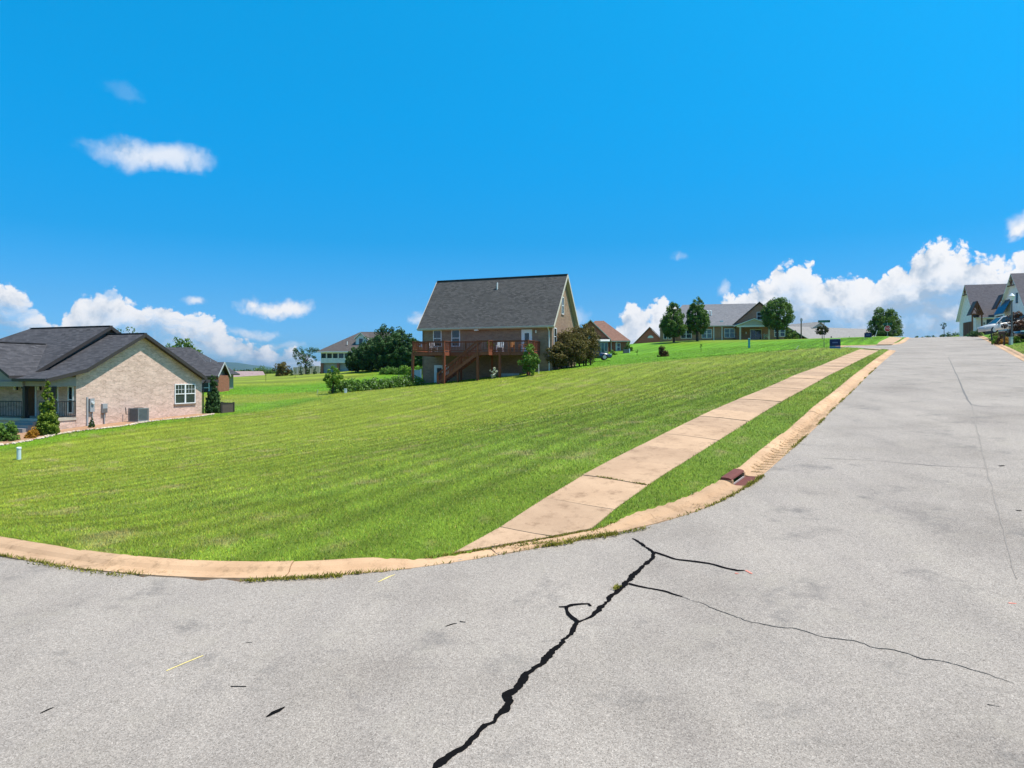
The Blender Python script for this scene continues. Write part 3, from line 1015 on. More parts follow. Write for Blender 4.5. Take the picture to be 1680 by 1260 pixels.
def brick_bungalow():
    gz = H - 3.0
    t = empty('brick_house', (-24.53, 40.0, gz), math.atan2(-.335, .942), 'tan brick bungalow with charcoal hipped and gabled roof and a railed front porch', 'house')
    ex = V3(1, 0, 0)
    # wing gable wall and front walls
    ridge_y, rz = 4.43, 5.46
    wall(t, [(0, 0, -.7), (0, 9.5, -.7), (0, 9.5, 2.62), (0, 4.43, 5.30), (0, .38, 3.05), (0, 0, 2.95)], .22, ex, BRICK_TAN)
    MB().box(-14, -.22, 0, .2, -.7, 2.9).build('wall', BRICK_TAN, t)
    MB().box(-14, -.22, 9.3, 9.5, -.7, 2.5).build('wall', BRICK_TAN, t)
    MB().box(-14, -13.8, .2, 9.3, -.7, 2.7).build('wall', BRICK_TAN, t)
    o = .36
    th = .16

    def zw(y): return rz - .548 * abs(y - ridge_y) if y < ridge_y else rz - .54 * (y - ridge_y)
    yk, yp, yb = .38, -1.98, 9.55
    zk = zw(yk); zp = zk - .227 * (yk - yp); zb = zw(yb)
    # main (taller) roof, hip at its far end
    R2 = 5.98; mf = 5.38; fy = ridge_y - mf; fz = R2 - .585 * mf; by = 9.9; bz = R2 - .585 * (by - ridge_y)
    xg = -2.77
    rf = MB()
    rf.slab([(xg + .3, fy, fz), (xg + .3, ridge_y, R2), (-9.55, ridge_y, R2), (-14.6, fy, fz)], th, 0, 1)
    rf.slab([(xg + .3, ridge_y, R2), (xg + .3, by, bz), (-14.6, by, bz), (-9.55, ridge_y, R2)], th, 0, 1)
    rf.slab([(-9.55, ridge_y, R2), (-14.6, by, bz), (-14.6, fy, fz)], th, 0, 1)
    rf.beam((xg + .3, ridge_y, R2 + .01), (-9.55, ridge_y, R2 + .01), .26, .04, m=0)
    rf.build('main_roof', [ROOF_DARK, BROWN_TRIM], t)
    # wing roof with its shallow porch skirt
    wr = MB()
    wr.slab([(o, yk, zk), (o, ridge_y, rz), (-6, ridge_y, rz), (-6, yk, zk)], th, 0, 1)
    wr.slab([(o, yp, zp), (o, yk - .002, zk - .001), (-2.3, yk - .002, zk - .001), (-2.3, yp, zp)], th, 0, 1)
    wr.slab([(o, ridge_y, rz), (o, yb, zb), (-6, yb, zb), (-6, ridge_y, rz)], th, 0, 1)
    wr.beam((o, ridge_y, rz + .012), (-3, ridge_y, rz + .012), .26, .04)
    wr.build('wing_roof', [ROOF_DARK, BROWN_TRIM], t)
    fa = MB()
    for a, b in (((o + .012, yp, zp - .1), (o + .012, yk, zk - .1)), ((o + .012, yk, zk - .1), (o + .012, ridge_y, rz - .1)), ((o + .012, ridge_y, rz - .1), (o + .012, yb, zb - .1))):
        fa.beam(a, b, .03, .2)
    fa.build('rake_board', BROWN_TRIM, t)
    MB().beam((o, yp - .06, zp - .08), (-2.2, yp - .06, zp - .08), .11, .11).build('gutter', BROWN_TRIM, t)
    # upper gable face in dark siding
    wall(t, [(xg, fy + .35, fz), (xg, by - .4, bz), (xg, ridge_y, R2 - .14)], .15, ex, SIDE_DARK, 'gable_siding')
    for a, b in (((xg + .31, fy, fz - .1), (xg + .31, ridge_y, R2 - .1)), ((xg + .31, ridge_y, R2 - .1), (xg + .31, by, bz - .1))): MB().beam(a, b, .03, .2).build('rake_board', BROWN_TRIM, t)
    # gable over the porch, facing the street
    xr, gzr = -5.44, 4.80; ew = 3.34; ez = gzr - .58 * ew
    pr = MB()
    pr.slab([(xr, -2.3, gzr), (xr + ew, -2.3, ez), (xr + ew, .3, ez), (xr, 2.5, gzr)], th, 0, 1)
    pr.slab([(xr, 2.5, gzr), (xr - ew, .3, ez), (xr - ew, -2.3, ez), (xr, -2.3, gzr)], th, 0, 1)
    pr.beam((xr, -2.3, gzr + .012), (xr, 2.3, gzr + .012), .26, .04)
    pr.build('porch_roof', [ROOF_DARK, BROWN_TRIM], t)
    wall(t, [(xr + ew - .1, -1.5, 2.52), (xr, -1.5, gzr - .2), (xr - ew + .1, -1.5, 2.52)], .12, (0, -1, 0), SIDE_GREY, 'gable_siding')
    MB().box(-8.8, -2.0, -1.62, -1.38, 2.25, 2.53).build('porch_beam', SIDE_GREY, t)
    MB().box(-.2, 0, -1.5, 0, 2.25, 2.78).build('porch_beam', SIDE_GREY, t)
    MB().box(-2.0, -.2, -1.5, -1.3, 2.28, 2.60).build('porch_beam', SIDE_GREY, t)
    # porch
    MB().box(-14, .02, -1.55, -.004, .36, .5).build('porch_slab', CONC, t)
    MB().box(-14, -.02, -1.48, -.004, -.9, .357).build('porch_base', BRICK_TAN, t)
    for k in range(3):
        MB().box(-2.3, -.85, -1.56 - .3 * (k + 1), -1.562 - .3 * k, -.5, .36 - .17 * (k + 1) + .17).build('step', STEP_MAT, t)
    for x, y in ((-2.06, -1.42), (-.12, -1.30), (-9.0, -1.42)):
        cm = MB(); cm.box(x - .1, x + .1, y - .1, y + .1, .5, 2.28); cm.box(x - .14, x + .14, y - .14, y + .14, .5, .66); cm.box(x - .14, x + .14, y - .14, y + .14, 2.14, 2.27)
        cm.build('column', BLACK, t)
    bal = None

    def rail(p, q):
        nonlocal bal
        p, q = Vector(p), Vector(q)
        ro = MB().beam(p + Z3 * .92, q + Z3 * .92, .05, .05).build('porch_railing', BLACK, t)
        MB().beam(p + Z3 * .1, q + Z3 * .1, .035, .04).build('bottom_rail', BLACK, ro)
        n = int((q - p).length / .125)
        for i in range(n + 1):
            c = p.lerp(q, i / n)
            if bal is None:
                b = MB().box(-.01, .01, -.01, .01, .1, .9).build('baluster', BLACK, ro); bal = b
            else:
                b = bal.copy(); COL.objects.link(b); b.parent = ro
            b.location = c
    rail((-.05, -1.2, .5), (-.05, -.02, .5)); rail((-9, -1.47, .5), (-2.3, -1.47, .5)); rail((-.9, -1.47, .5), (-.1, -1.47, .5))
    # openings
    w = window(t, (.0, 7.06, .96), (0, 1, 0), (1, 0, 0), .89, 1.31, cols=3, rows=2, ft=.055)
    w2 = window(t, (.0, 7.95, .96), (0, 1, 0), (1, 0, 0), .89, 1.31, cols=3, rows=2, ft=.055)
    MB().box(-.02, .07, 7.0, 8.9, .86, .955).build('brick_sill', bricks('sill_brick', ((.28, .18, .13), (.22, .14, .1)), (.3, .25, .2)), t)
    window(t, (-.60, 0, .72), (1, 0, 0), (0, -1, 0), .42, 1.55, mat=WHITE)
    window(t, (-1.75, 0, .72), (1, 0, 0), (0, -1, 0), .42, 1.55, mat=WHITE)
    dr = MB(); dr.box(-4.15, -3.08, -.06, .0 - .003, .5, 2.62); dr.build('door_frame', WHITE, t)
    d = MB(); d.box(-4.06, -3.17, -.10, -.062, .52, 2.54); dob = d.build('door', wood('door_wood', (.10, .045, .02)), t)
    MB().ball((-3.25, -.13, 1.5), .035).build('door_handle', BLACK, dob)
    for x in (-4.65, -2.75):
        lm = MB(); lm.box(x - .05, x + .05, -.06, -.003, 2.0, 2.3); lm.beam((x, -.03, 2.27), (x, -.17, 2.27), .03, .03); lo = lm.build('wall_lantern', BLACK, t)
        MB().tube([(x, -.17, 2.02), (x, -.17, 2.24)], [.08, .05], 10).build('lamp_glass', paint('milk_glass', (.85, .82, .74), .3, .03), lo)
    pipe(t, 'downspout', [(.06, 9.53, -.3), (.06, 9.53, 2.2), (.3, 9.56, 2.5)], .045, BLACK)
    # back porch with its low dark fence
    MB().box(-1.5, 2.3, 9.55, 12.4, -.5, -.15).build('back_patio', CONC, t)
    fr = MB()
    for p, q in (((.2, 11.2), (1.2, 11.2)), ((1.2, 10.0), (1.2, 11.2))):
        fr.beam((p[0], p[1], .88), (q[0], q[1], .88), .06, .06); fr.beam((p[0], p[1], -.05), (q[0], q[1], -.05), .05, .05)
    for x, y in ((.2, 11.2), (1.2, 11.2), (1.2, 10.0)): fr.box(x - .05, x + .05, y - .05, y + .05, -.15, .95)
    fo = fr.build('back_railing', BROWN_TRIM, t)
    sl = None
    for k in range(24):
        if sl is None: sl = MB().box(-.035, .035, -.012, .012, -.05, .86).build('slat', paint('railing_slat', (.12, .09, .075), .6), fo); s = sl
        else: s = sl.copy(); COL.objects.link(s); s.parent = fo
        if k < 12: s.location = (.27 + k * .082, 11.2, 0)
        else: s.location = (1.2, 10.06 + (k - 12) * .095, 0); s.rotation_euler = (0, 0, math.pi / 2)
    MB().box(-5, -1.0, 9.56, 12.2, 2.3, 2.5).build('back_porch_roof', ROOF_DARK, t)
    MB().box(-1.3, -1.1, 11.9, 12.1, -.2, 2.3).build('back_column', paint('brown_post', (.16, .09, .06), .7), t)
    # weathering: red clay splashed on the bottom courses is part of the brick
    return t


HOUSE_A = brick_bungalow()


def house_pt(t, x, y, z=0):
    c, s = math.cos(t.rotation_euler.z), math.sin(t.rotation_euler.z)
    return Vector((t.location.x + c * x - s * y, t.location.y + s * x + c * y, t.location.z + z))


# ------------------------------------------------------------------ the house with the red deck
ROOF_GREY = shingles('weathered_shingle', (.052, .049, .048), (.118, .110, .105), (.079, .074, .071))
BRICK_BROWN = bricks('brown_brick', ((.35, .225, .15), (.24, .145, .10), (.43, .29, .20)), (.32, .24, .18))
DECK = wood('deck_stain', (.25, .082, .042))
TRIM_CREAM = paint('cream_trim', (.52, .47, .39), .55, .06)


def deck_house():
    t = empty('deck_house', (-8.95, 71.0, H - 1.0), math.atan2(-.367, .93), 'brown brick house with steep grey roof and a raised red wooden deck', 'house')
    W, D_, E = 13.6, 7.8, 5.9
    ry, rzz = 3.9, 10.65
    MB().box(0, W - .2, 0, .2, -1.5, E - .12).build('wall', BRICK_BROWN, t)
    MB().box(0, W - .2, D_ - .2, D_, -1.5, E - .12).build('wall', BRICK_BROWN, t)
    for x, nx in ((W, 1), (.2, 1)):
        wall(t, [(x, 0, -1.5), (x, D_, -1.5), (x, D_, E - .15), (x, ry, rzz - .28), (x, 0, E - .15)], .2, (nx, 0, 0), BRICK_BROWN)
    ov = .35; sl = (rzz - E) / (ry); ez = E - sl * .42; th = .14
    rf = MB()
    rf.slab([(-ov, -.42, ez), (W + ov, -.42, ez), (W + ov, ry, rzz), (-ov, ry, rzz)], th, 0, 1)
    rf.slab([(-ov, ry, rzz), (W + ov, ry, rzz), (W + ov, D_ + .42, ez), (-ov, D_ + .42, ez)], th, 0, 1)
    rf.beam((-ov, ry, rzz + .015), (W + ov, ry, rzz + .015), .28, .05)
    rf.build('roof', [ROOF_GREY, TRIM_CREAM], t)
    fa = MB()
    for x in (-ov - .012, W + ov + .012):
        for p, q in (((x, -.42, ez - .1), (x, ry, rzz - .1)), ((x, ry, rzz - .1), (x, D_ + .42, ez - .1))): MB().beam(p, q, .03, .24).build('rake_board', TRIM_CREAM, t)
    MB().box(-ov, W + ov, -.40, -.004, ez - .19, ez - .145).build('soffit', TRIM_CREAM, t)
    MB().beam((-ov, -.49, ez - .05), (W + ov, -.49, ez - .05), .11, .13).build('gutter', TRIM_CREAM, t)
    MB().box(W + .004, W + ov - .03, D_ - .3, D_ + .4, ez - .5, ez - .16).build('cornice_return', WHITE, t)
    pipe(t, 'downspout', [(W - .25, -.49, ez - .1), (W - .25, -.06, ez - .5), (W - .25, -.06, -.1 + .9)], .05, WHITE)
    pipe(t, 'vent_pipe', [(6.9, 2.9, 9.2), (6.9, 2.9, 10.05)], .07, WHITE)
    MB().box(5.85, 6.25, -.4, -.12, ez - .32, ez - .195).build('flood_light', WHITE, t)
    window(t, (1.23, 0, 3.6), (1, 0, 0), (0, -1, 0), .92, 1.65)
    window(t, (3.25, 0, 3.6), (1, 0, 0), (0, -1, 0), .92, 1.65)
    window(t, (W, 2.9, 6.7), (0, 1, 0), (1, 0, 0), .72, 1.7)
    window(t, (W, .5, 3.6), (0, 1, 0), (1, 0, 0), .8, 1.65)
    sill = paint('sill', (.2, .13, .1), .8)
    MB().box(W - .02, W + .06, 2.85, 3.67, 6.6, 6.695).build('window_sill', sill, t)
    MB().box(10.6, 11.66, -.07, -.003, 2.97, 5.1).build('door_frame', WHITE, t)
    d = MB().box(10.68, 11.58, -.10, -.072, 2.99, 5.0).build('door', WHITE, t)
    MB().box(10.95, 11.38, -.112, -.102, 3.35, 4.75).build('pane', GLASS, d)
    MB().ball((11.48, -.13, 3.95), .035).build('door_handle', BLACK, d)
    MB().box(12.0, 12.1, -.1, -.003, 4.75, 5.0).build('wall_light', WHITE, t)
    MB().box(1.35, 2.95, -.06, -.003, -.6, 1.78).build('door_frame', WHITE, t)
    d = MB().box(1.5, 2.35, -.09, -.062, -.6, 1.68).build('door', WHITE, t)
    MB().box(1.68, 2.2, -.10, -.092, .2, 1.5).build('pane', GLASS, d)
    # deck
    FZ = 2.95
    outline = [(1.4, 0), (1.4, 4.4), (4.65, 4.4), (4.65, 3.2), (7.9, 3.2), (7.9, 4.2), (9.0, 4.2), (9.0, 3.2), (12.4, 3.2), (12.4, 0)]
    fl = MB()
    b = 0.02
    while b < 4.4:
        e = b + .135
        for a0, a1, bm in ((1.4, 4.65, 4.4), (4.655, 7.9, 3.2), (7.905, 9.0, 4.2), (9.005, 12.4, 3.2)):
            if e <= bm + .01: fl.box(a0, a1, -e, -b, FZ - .04, FZ)
        b += .143
    for (a0, b0), (a1, b1) in zip(outline[:-1], outline[1:]):
        fl.beam((a0, -b0, FZ - .19), (a1, -b1, FZ - .19), .045, .29)
    for k in range(17):
        a = 1.8 + k * .63
        fl.beam((a, -.05, FZ - .17), (a, -3.15, FZ - .17), .04, .2)
    deck = fl.build('deck', DECK, t)
    proto = {}

    def piece(name, key, mk, loc, rz=0):
        if key not in proto:
            o = mk().build(name, DECK, deck); proto[key] = o
        else:
            o = proto[key].copy(); COL.objects.link(o); o.parent = deck
        o.location = loc; o.rotation_euler = (0, 0, rz)
        return o
    for a, bb in ((1.4, 4.4), (4.65, 4.4), (7.95, 4.2), (9.7, 3.2), (12.4, 3.2), (5.1, 1.7), (8.3, 1.7), (5.8, 3.9)):
        p = house_pt(t, a, -bb); zg = G(p.x, p.y) - t.location.z - .15
        topz = FZ - .05 if (a, bb) not in ((5.8, 3.9),) else 1.35
        w_ = .075 if a in (5.1, 8.3, 5.8) else .1
        MB().box(a - w_, a + w_, -bb - w_, -bb + w_, zg, topz).build('support_post', DECK, deck)
    segs = [(0, 1), (1, 2), (2, 3), (3, 4), (5, 6), (6, 7), (7, 8), (8, 9)]
    for i, j in segs:
        (a0, b0), (a1, b1) = outline[i], outline[j]
        p, q = V3(a0, -b0, FZ), V3(a1, -b1, FZ)
        r_ = MB(); r_.beam(p + Z3 * .98, q + Z3 * .98, .14, .04); r_.beam(p + Z3 * .9, q + Z3 * .9, .04, .09); r_.beam(p + Z3 * .12, q + Z3 * .12, .04, .09)
        r_.build('rail', DECK, deck)
        n = max(2, int((q - p).length / .15))
        for k in range(1, n):
            piece('baluster', 'b', lambda: MB().box(-.019, .019, -.019, .019, .10, .95), p.lerp(q, k / n))
        n = max(1, round((q - p).length / 1.8))
        for k in range(n):
            piece('rail_post', 'p', lambda: MB().box(-.05, .05, -.05, .05, -.3, 1.02), p.lerp(q, k / n))
    piece('rail_post', 'p', None, (12.4, -.08, FZ))
    # stair
    n = 15; a1, a0 = 7.88, 3.85; z1 = FZ
    pw = house_pt(t, a0, -3.7); z0 = G(pw.x, pw.y) - t.location.z
    for i in range(n - 1):
        f = (i + 1) / n; a = a1 - (a1 - a0) * f; z = z1 - (z1 - z0) * f
        piece('tread', 't', lambda: MB().box(-.14, .14, -.46, .46, -.04, 0), (a + .12, -3.7, z))
    for bb in (3.22, 4.18):
        MB().beam((a1, -bb, z1 - .2), (a0, -bb, z0 + .02), .045, .28).build('stringer', DECK, deck)
        MB().beam((a1, -bb, z1 + .95), (a0, -bb, z0 + .95), .09, .045).build('stair_rail', DECK, deck)
        MB().beam((a1, -bb, z1 + .86), (a0, -bb, z0 + .86), .035, .08).build('stair_rail', DECK, deck)
        for k in range(1, 27):
            f = k / 27
            piece('stair_baluster', 'sb', lambda: MB().box(-.019, .019, -.019, .019, -.08, .86), (a1 + (a0 - a1) * f, -bb, z1 + (z0 - z1) * f))
        MB().box(a0 - .05, a0 + .05, -bb - .05, -bb + .05, z0 - .2, z0 + 1.05).build('stair_post', DECK, deck)
    return t, FZ


HOUSE_B, DECK_Z = deck_house()


# ------------------------------------------------------------------ other houses
def face_frame(px0, px1, Y0, Y1, rel0):
    """local frame of a facade from its left foot to its right foot; z 0 is rel0 above the camera height"""
    a = V3((px0 - 840) / F * Y0, Y0, H + rel0); b = V3((px1 - 840) / F * Y1, Y1, H + rel0)
    d = b - a
    return a, math.atan2(d.y, d.x), d.length


def hip_roof(mb, x0, x1, y0, y1, ez, rz, hipl, hipr, th=.15):
    ym = (y0 + y1) / 2
    mb.slab([(x0, y0, ez), (x1, y0, ez), (x1 - hipr, ym, rz), (x0 + hipl, ym, rz)], th, 0, 1)
    mb.slab([(x0 + hipl, ym, rz), (x1 - hipr, ym, rz), (x1, y1, ez), (x0, y1, ez)], th, 0, 1)
    if hipl: mb.slab([(x0, y0, ez), (x0 + hipl, ym, rz), (x0, y1, ez)], th, 0, 1)
    if hipr: mb.slab([(x1 - hipr, ym, rz), (x1, y0, ez), (x1, y1, ez)], th, 0, 1)


def gable_front(mb, xc, hw, y0, y1, ez, rz, th=.15):
    mb.slab([(xc - hw, y0, ez), (xc, y0, rz), (xc, y1, rz), (xc - hw, y1, ez)][::-1], th, 0, 1)
    mb.slab([(xc, y0, rz), (xc + hw, y0, ez), (xc + hw, y1, ez), (xc, y1, rz)][::-1], th, 0, 1)


BRICK_RED = bricks('red_brick', ((.36, .105, .06), (.26, .075, .045), (.42, .15, .09)), (.32, .22, .16))
ROOF_BROWN = shingles('red_brown_shingle', (.20, .10, .07), (.29, .16, .115), (.24, .13, .095))
ROOF_TAUPE = shingles('taupe_shingle', (.085, .07, .066), (.13, .11, .103), (.105, .09, .084))
ROOF_SLATE = shingles('slate_shingle', (.17, .165, .175), (.25, .24, .25), (.21, .20, .21))
TEAL_GLASS = glass_mat('teal_glass', (.05, .085, .09))


def dark_roofed_house():
    L_ = 9.5; rz = math.radians(9)
    cr = V3((357 - 840) / F * 72, 72, H - 2.3); a = cr - V3(math.cos(rz), math.sin(rz), 0) * L_
    t = empty('hip_roofed_house', a, rz, 'dark roofed house with red brick end just behind the tan brick bungalow', 'house')
    MB().box(-3.4, L_ - 1.2, 3, 12.4, -1, 2.2).build('wall', SIDE_GREY, t)
    MB().box(L_ - .45, L_, .3, 5, -1, 2.05).build('brick_end', BRICK_RED, t)
    MB().box(L_ - 2.6, L_ - .455, .5, 5, -1, 2.05).build('wall', SIDE_DARK, t)
    m = MB(); hip_roof(m, -4, L_ - .6, 2.4, 13, 2.2, 5.15, 3.6, 4.1); m.build('roof', [ROOF_DARK, BROWN_TRIM], t)
    m = MB()
    m.slab([(L_ - 5.2, -.2, 2.0), (L_ + .1, -.2, 2.0), (L_ + .1, 2.5, 3.45), (L_ - 5.2, 2.5, 3.45)], .14, 0, 1)
    m.slab([(L_ - 5.2, 2.5, 3.45), (L_ + .1, 2.5, 3.45), (L_ + .1, 5.2, 2.0), (L_ - 5.2, 5.2, 2.0)], .14, 0, 1)
    m.build('wing_roof', [ROOF_DARK, BROWN_TRIM], t)
    wall(t, [(L_ - .3, .2, 2.0), (L_ - .3, 4.9, 2.0), (L_ - .3, 2.5, 3.25)], .1, (1, 0, 0), SIDE_DARK, 'gable_siding')
    m = MB(); m.beam((L_ + .12, -.2, 1.93), (L_ + .12, 2.5, 3.38), .03, .2); m.beam((L_ + .12, 2.5, 3.38), (L_ + .12, 5.2, 1.93), .03, .2); m.build('rake_board', paint('grey_trim', (.42, .42, .43), .5), t)
    window(t, (L_ - 1.7, .5, .2), (1, 0, 0), (0, -1, 0), .8, 1.2)
    pipe(t, 'vent_pipe', [(L_ - 1.6, 3.6, 3.0), (L_ - 1.6, 3.6, 3.75)], .05, paint('grey_pipe', (.3, .3, .32)))
    return t


dark_roofed_house()


def low_far_house():
    a, rz, L_ = face_frame(366, 440, 128, 132, -1.6)
    t = empty('low_house', a, rz, 'long low house with faded pinkish roof beyond the mown field', 'house')
    MB().box(.3, L_ - .3, .5, 9, -1, .5).build('wall', paint('pale_wall', (.4, .34, .3)), t)
    m = MB(); hip_roof(m, 0, L_, 0, 9.5, .4, 1.95, .0, .0, .1); m.build('roof', [shingles('faded_red_shingle', (.30, .20, .19), (.40, .28, .27), (.34, .25, .24)), BROWN_TRIM], t)
    wall(t, [(L_ - .3, .3, .3), (L_ - .3, 9.2, .3), (L_ - .3, 4.75, 1.8)], .1, (1, 0, 0), SIDE_DARK, 'gable_siding')
    m = MB(); hip_roof(m, L_ - .3, L_ + 5, 3, 9.5, -.4, .9, .5, 1.5, .1); m.build('garage_roof', [shingles('tan_shingle', (.3, .22, .17), (.38, .28, .22), (.34, .26, .2)), BROWN_TRIM], t)
    MB().box(L_, L_ + 4.4, 3.6, 9, -1, -.4).build('garage_wall', paint('pale_wall', (.4, .34, .3)), t)


low_far_house()


def sunroom_house():
    a, rz, L_ = face_frame(526, 662, 114, 112, .35)
    t = empty('sunroom_house', a, rz, 'white house with long windowed sunroom and taupe roof, half hidden by dark evergreens', 'house')
    wh = siding('white_siding', (.62, .66, .70))
    MB().box(0, L_, .05, .25, 1.25, 1.95).build('sunroom_panel', wh, t)
    MB().box(0, L_, .5, 9, -1, 2.9).build('wall', siding('grey_white_siding', (.33, .35, .36)), t)
    MB().box(0, L_, .02, .25, 2.86, 3.1).build('header', WHITE, t)
    for k in range(14):
        window(t, (k * L_ / 14 + .02, .1, 1.95), (1, 0, 0), (0, -1, 0), L_ / 14 - .04, .92, rail=False, ft=.07)
    for k in range(6):
        MB().box(k * L_ / 5.05, k * L_ / 5.05 + .35, 0, .35, -1, 1.25).build('pier', BRICK_RED, t)
    m = MB(); hip_roof(m, -.5, L_ + .4, -.4, 10.5, 3.1, 6.5, 5.3, 4.5); m.build('roof', [ROOF_TAUPE, WHITE], t)
    dm = MB(); gable_front(dm, 6.2, 1.1, 1.2, 4.6, 5.2, 6.2, .1); dmo = dm.build('dormer', [ROOF_TAUPE, WHITE], t)
    MB().extrude([(5.3, 1.5, 4.0), (7.1, 1.5, 4.0), (7.1, 1.5, 5.15), (6.2, 1.5, 5.98), (5.3, 1.5, 5.15)], (0, 1.5, 0)).build('dormer_face', wh, dmo)
    MB().box(5.9, 6.5, 1.46, 1.497, 4.3, 5.2).build('pane', GLASS, dmo)
    pipe(t, 'vent_pipe', [(4.0, 1.2, 4.2), (4.0, 1.2, 4.75)], .07, WHITE)


sunroom_house()


def red_roofed_house():
    a, rz, L_ = face_frame(938, 1034, 100.6, 99.4, 2.55)
    t = empty('red_roofed_house', a, rz, 'red brick house with reddish brown roof and glazed back porch beyond the bronze bushes', 'house')
    sc = L_ / 96.0
    X = lambda px: (px - 938) * sc
    MB().box(X(952), X(1031), 3.0, 12, -1, 2.2).build('wall', BRICK_RED, t)
    gx = X(969); hw = X(1003) - gx
    wall(t, [(gx - hw + .4, .4, -1), (gx + hw - .4, .4, -1), (gx + hw - .4, .4, 2.35), (gx, .4, 4.75), (gx - hw + .4, .4, 2.35)], 3, (0, -1, 0), BRICK_RED, 'gable_wall')
    m = MB(); gable_front(m, gx, hw, 0, 7, 2.2, 5.0); m.build('gable_roof', [ROOF_BROWN, TRIM_CREAM], t)
    m = MB(); hip_roof(m, X(936), X(1035), 2.6, 12.4, 2.1, 5.35, 3.2, 3.9); m.build('roof', [ROOF_BROWN, TRIM_CREAM], t)
    window(t, (X(965), .4, 2.35), (1, 0, 0), (0, -1, 0), .62, 1.15, rail=False, glass=TEAL_GLASS)
    pm = MB(); pm.slab([(X(975), -2.0, 1.85), (X(1001), -2.0, 1.85), (X(1001), .38, 2.25), (X(975), .38, 2.25)], .12); pm.build('porch_roof', paint('porch_roof', (.42, .42, .38)), t)
    for k in range(4):
        window(t, (X(976) + k * (X(998) - X(976)) / 4, -1.8, -.3), (1, 0, 0), (0, -1, 0), (X(998) - X(976)) / 4 - .03, 1.95, rail=False, ft=.05, glass=TEAL_GLASS, mat=paint('grey_green_frame', (.33, .37, .35)), name='porch_window')
    MB().box(X(993), X(997), -2.1, -1.85, -.6, .45).build('porch_step', CONC, t)
    for x in (X(1002.6), X(1012), X(1030.5)):
        pipe(t, 'downspout', [(x, 2.92, -.8), (x, 2.92, 2.0)], .06, WHITE)
    window(t, (X(1010), 3.0, .6), (1, 0, 0), (0, -1, 0), .7, 1.2)
    return t


HOUSE_C = red_roofed_house()


def brick_outbuilding():
    a, rz, L_ = face_frame(1037, 1084, 136, 134.6, 5.1)
    t = empty('gabled_brick_house', a, rz, 'red brick gable end with small white arched window, left of the three clipped trees', 'house')
    hw = L_ * .58; gx = L_ * .62
    wall(t, [(gx - hw, 0, -2), (gx + hw, 0, -2), (gx + hw, 0, .3), (gx, 0, 3.45), (gx - hw, 0, .3)], 6, (0, -1, 0), bricks('bright_red_brick', ((.56, .13, .085), (.46, .10, .065), (.60, .17, .11)), (.45, .25, .19)))
    m = MB(); gable_front(m, gx, hw + .3, -.35, 6.3, .2, 3.7, .12); m.build('roof', [ROOF_BROWN, paint('pink_trim', (.5, .36, .33))], t)
    m = MB(); m.poly([(gx + .55 * math.cos(i * math.pi / 10) + .15, -.03, 1.55 + .5 * math.sin(i * math.pi / 10)) for i in range(11)]); m.build('arched_window', WHITE, t)
    window(t, (gx - 2.6, 0, -.7), (1, 0, 0), (0, -1, 0), .9, .5, rail=False); window(t, (gx - 1.2, 0, -.7), (1, 0, 0), (0, -1, 0), .9, .5, rail=False)


brick_outbuilding()


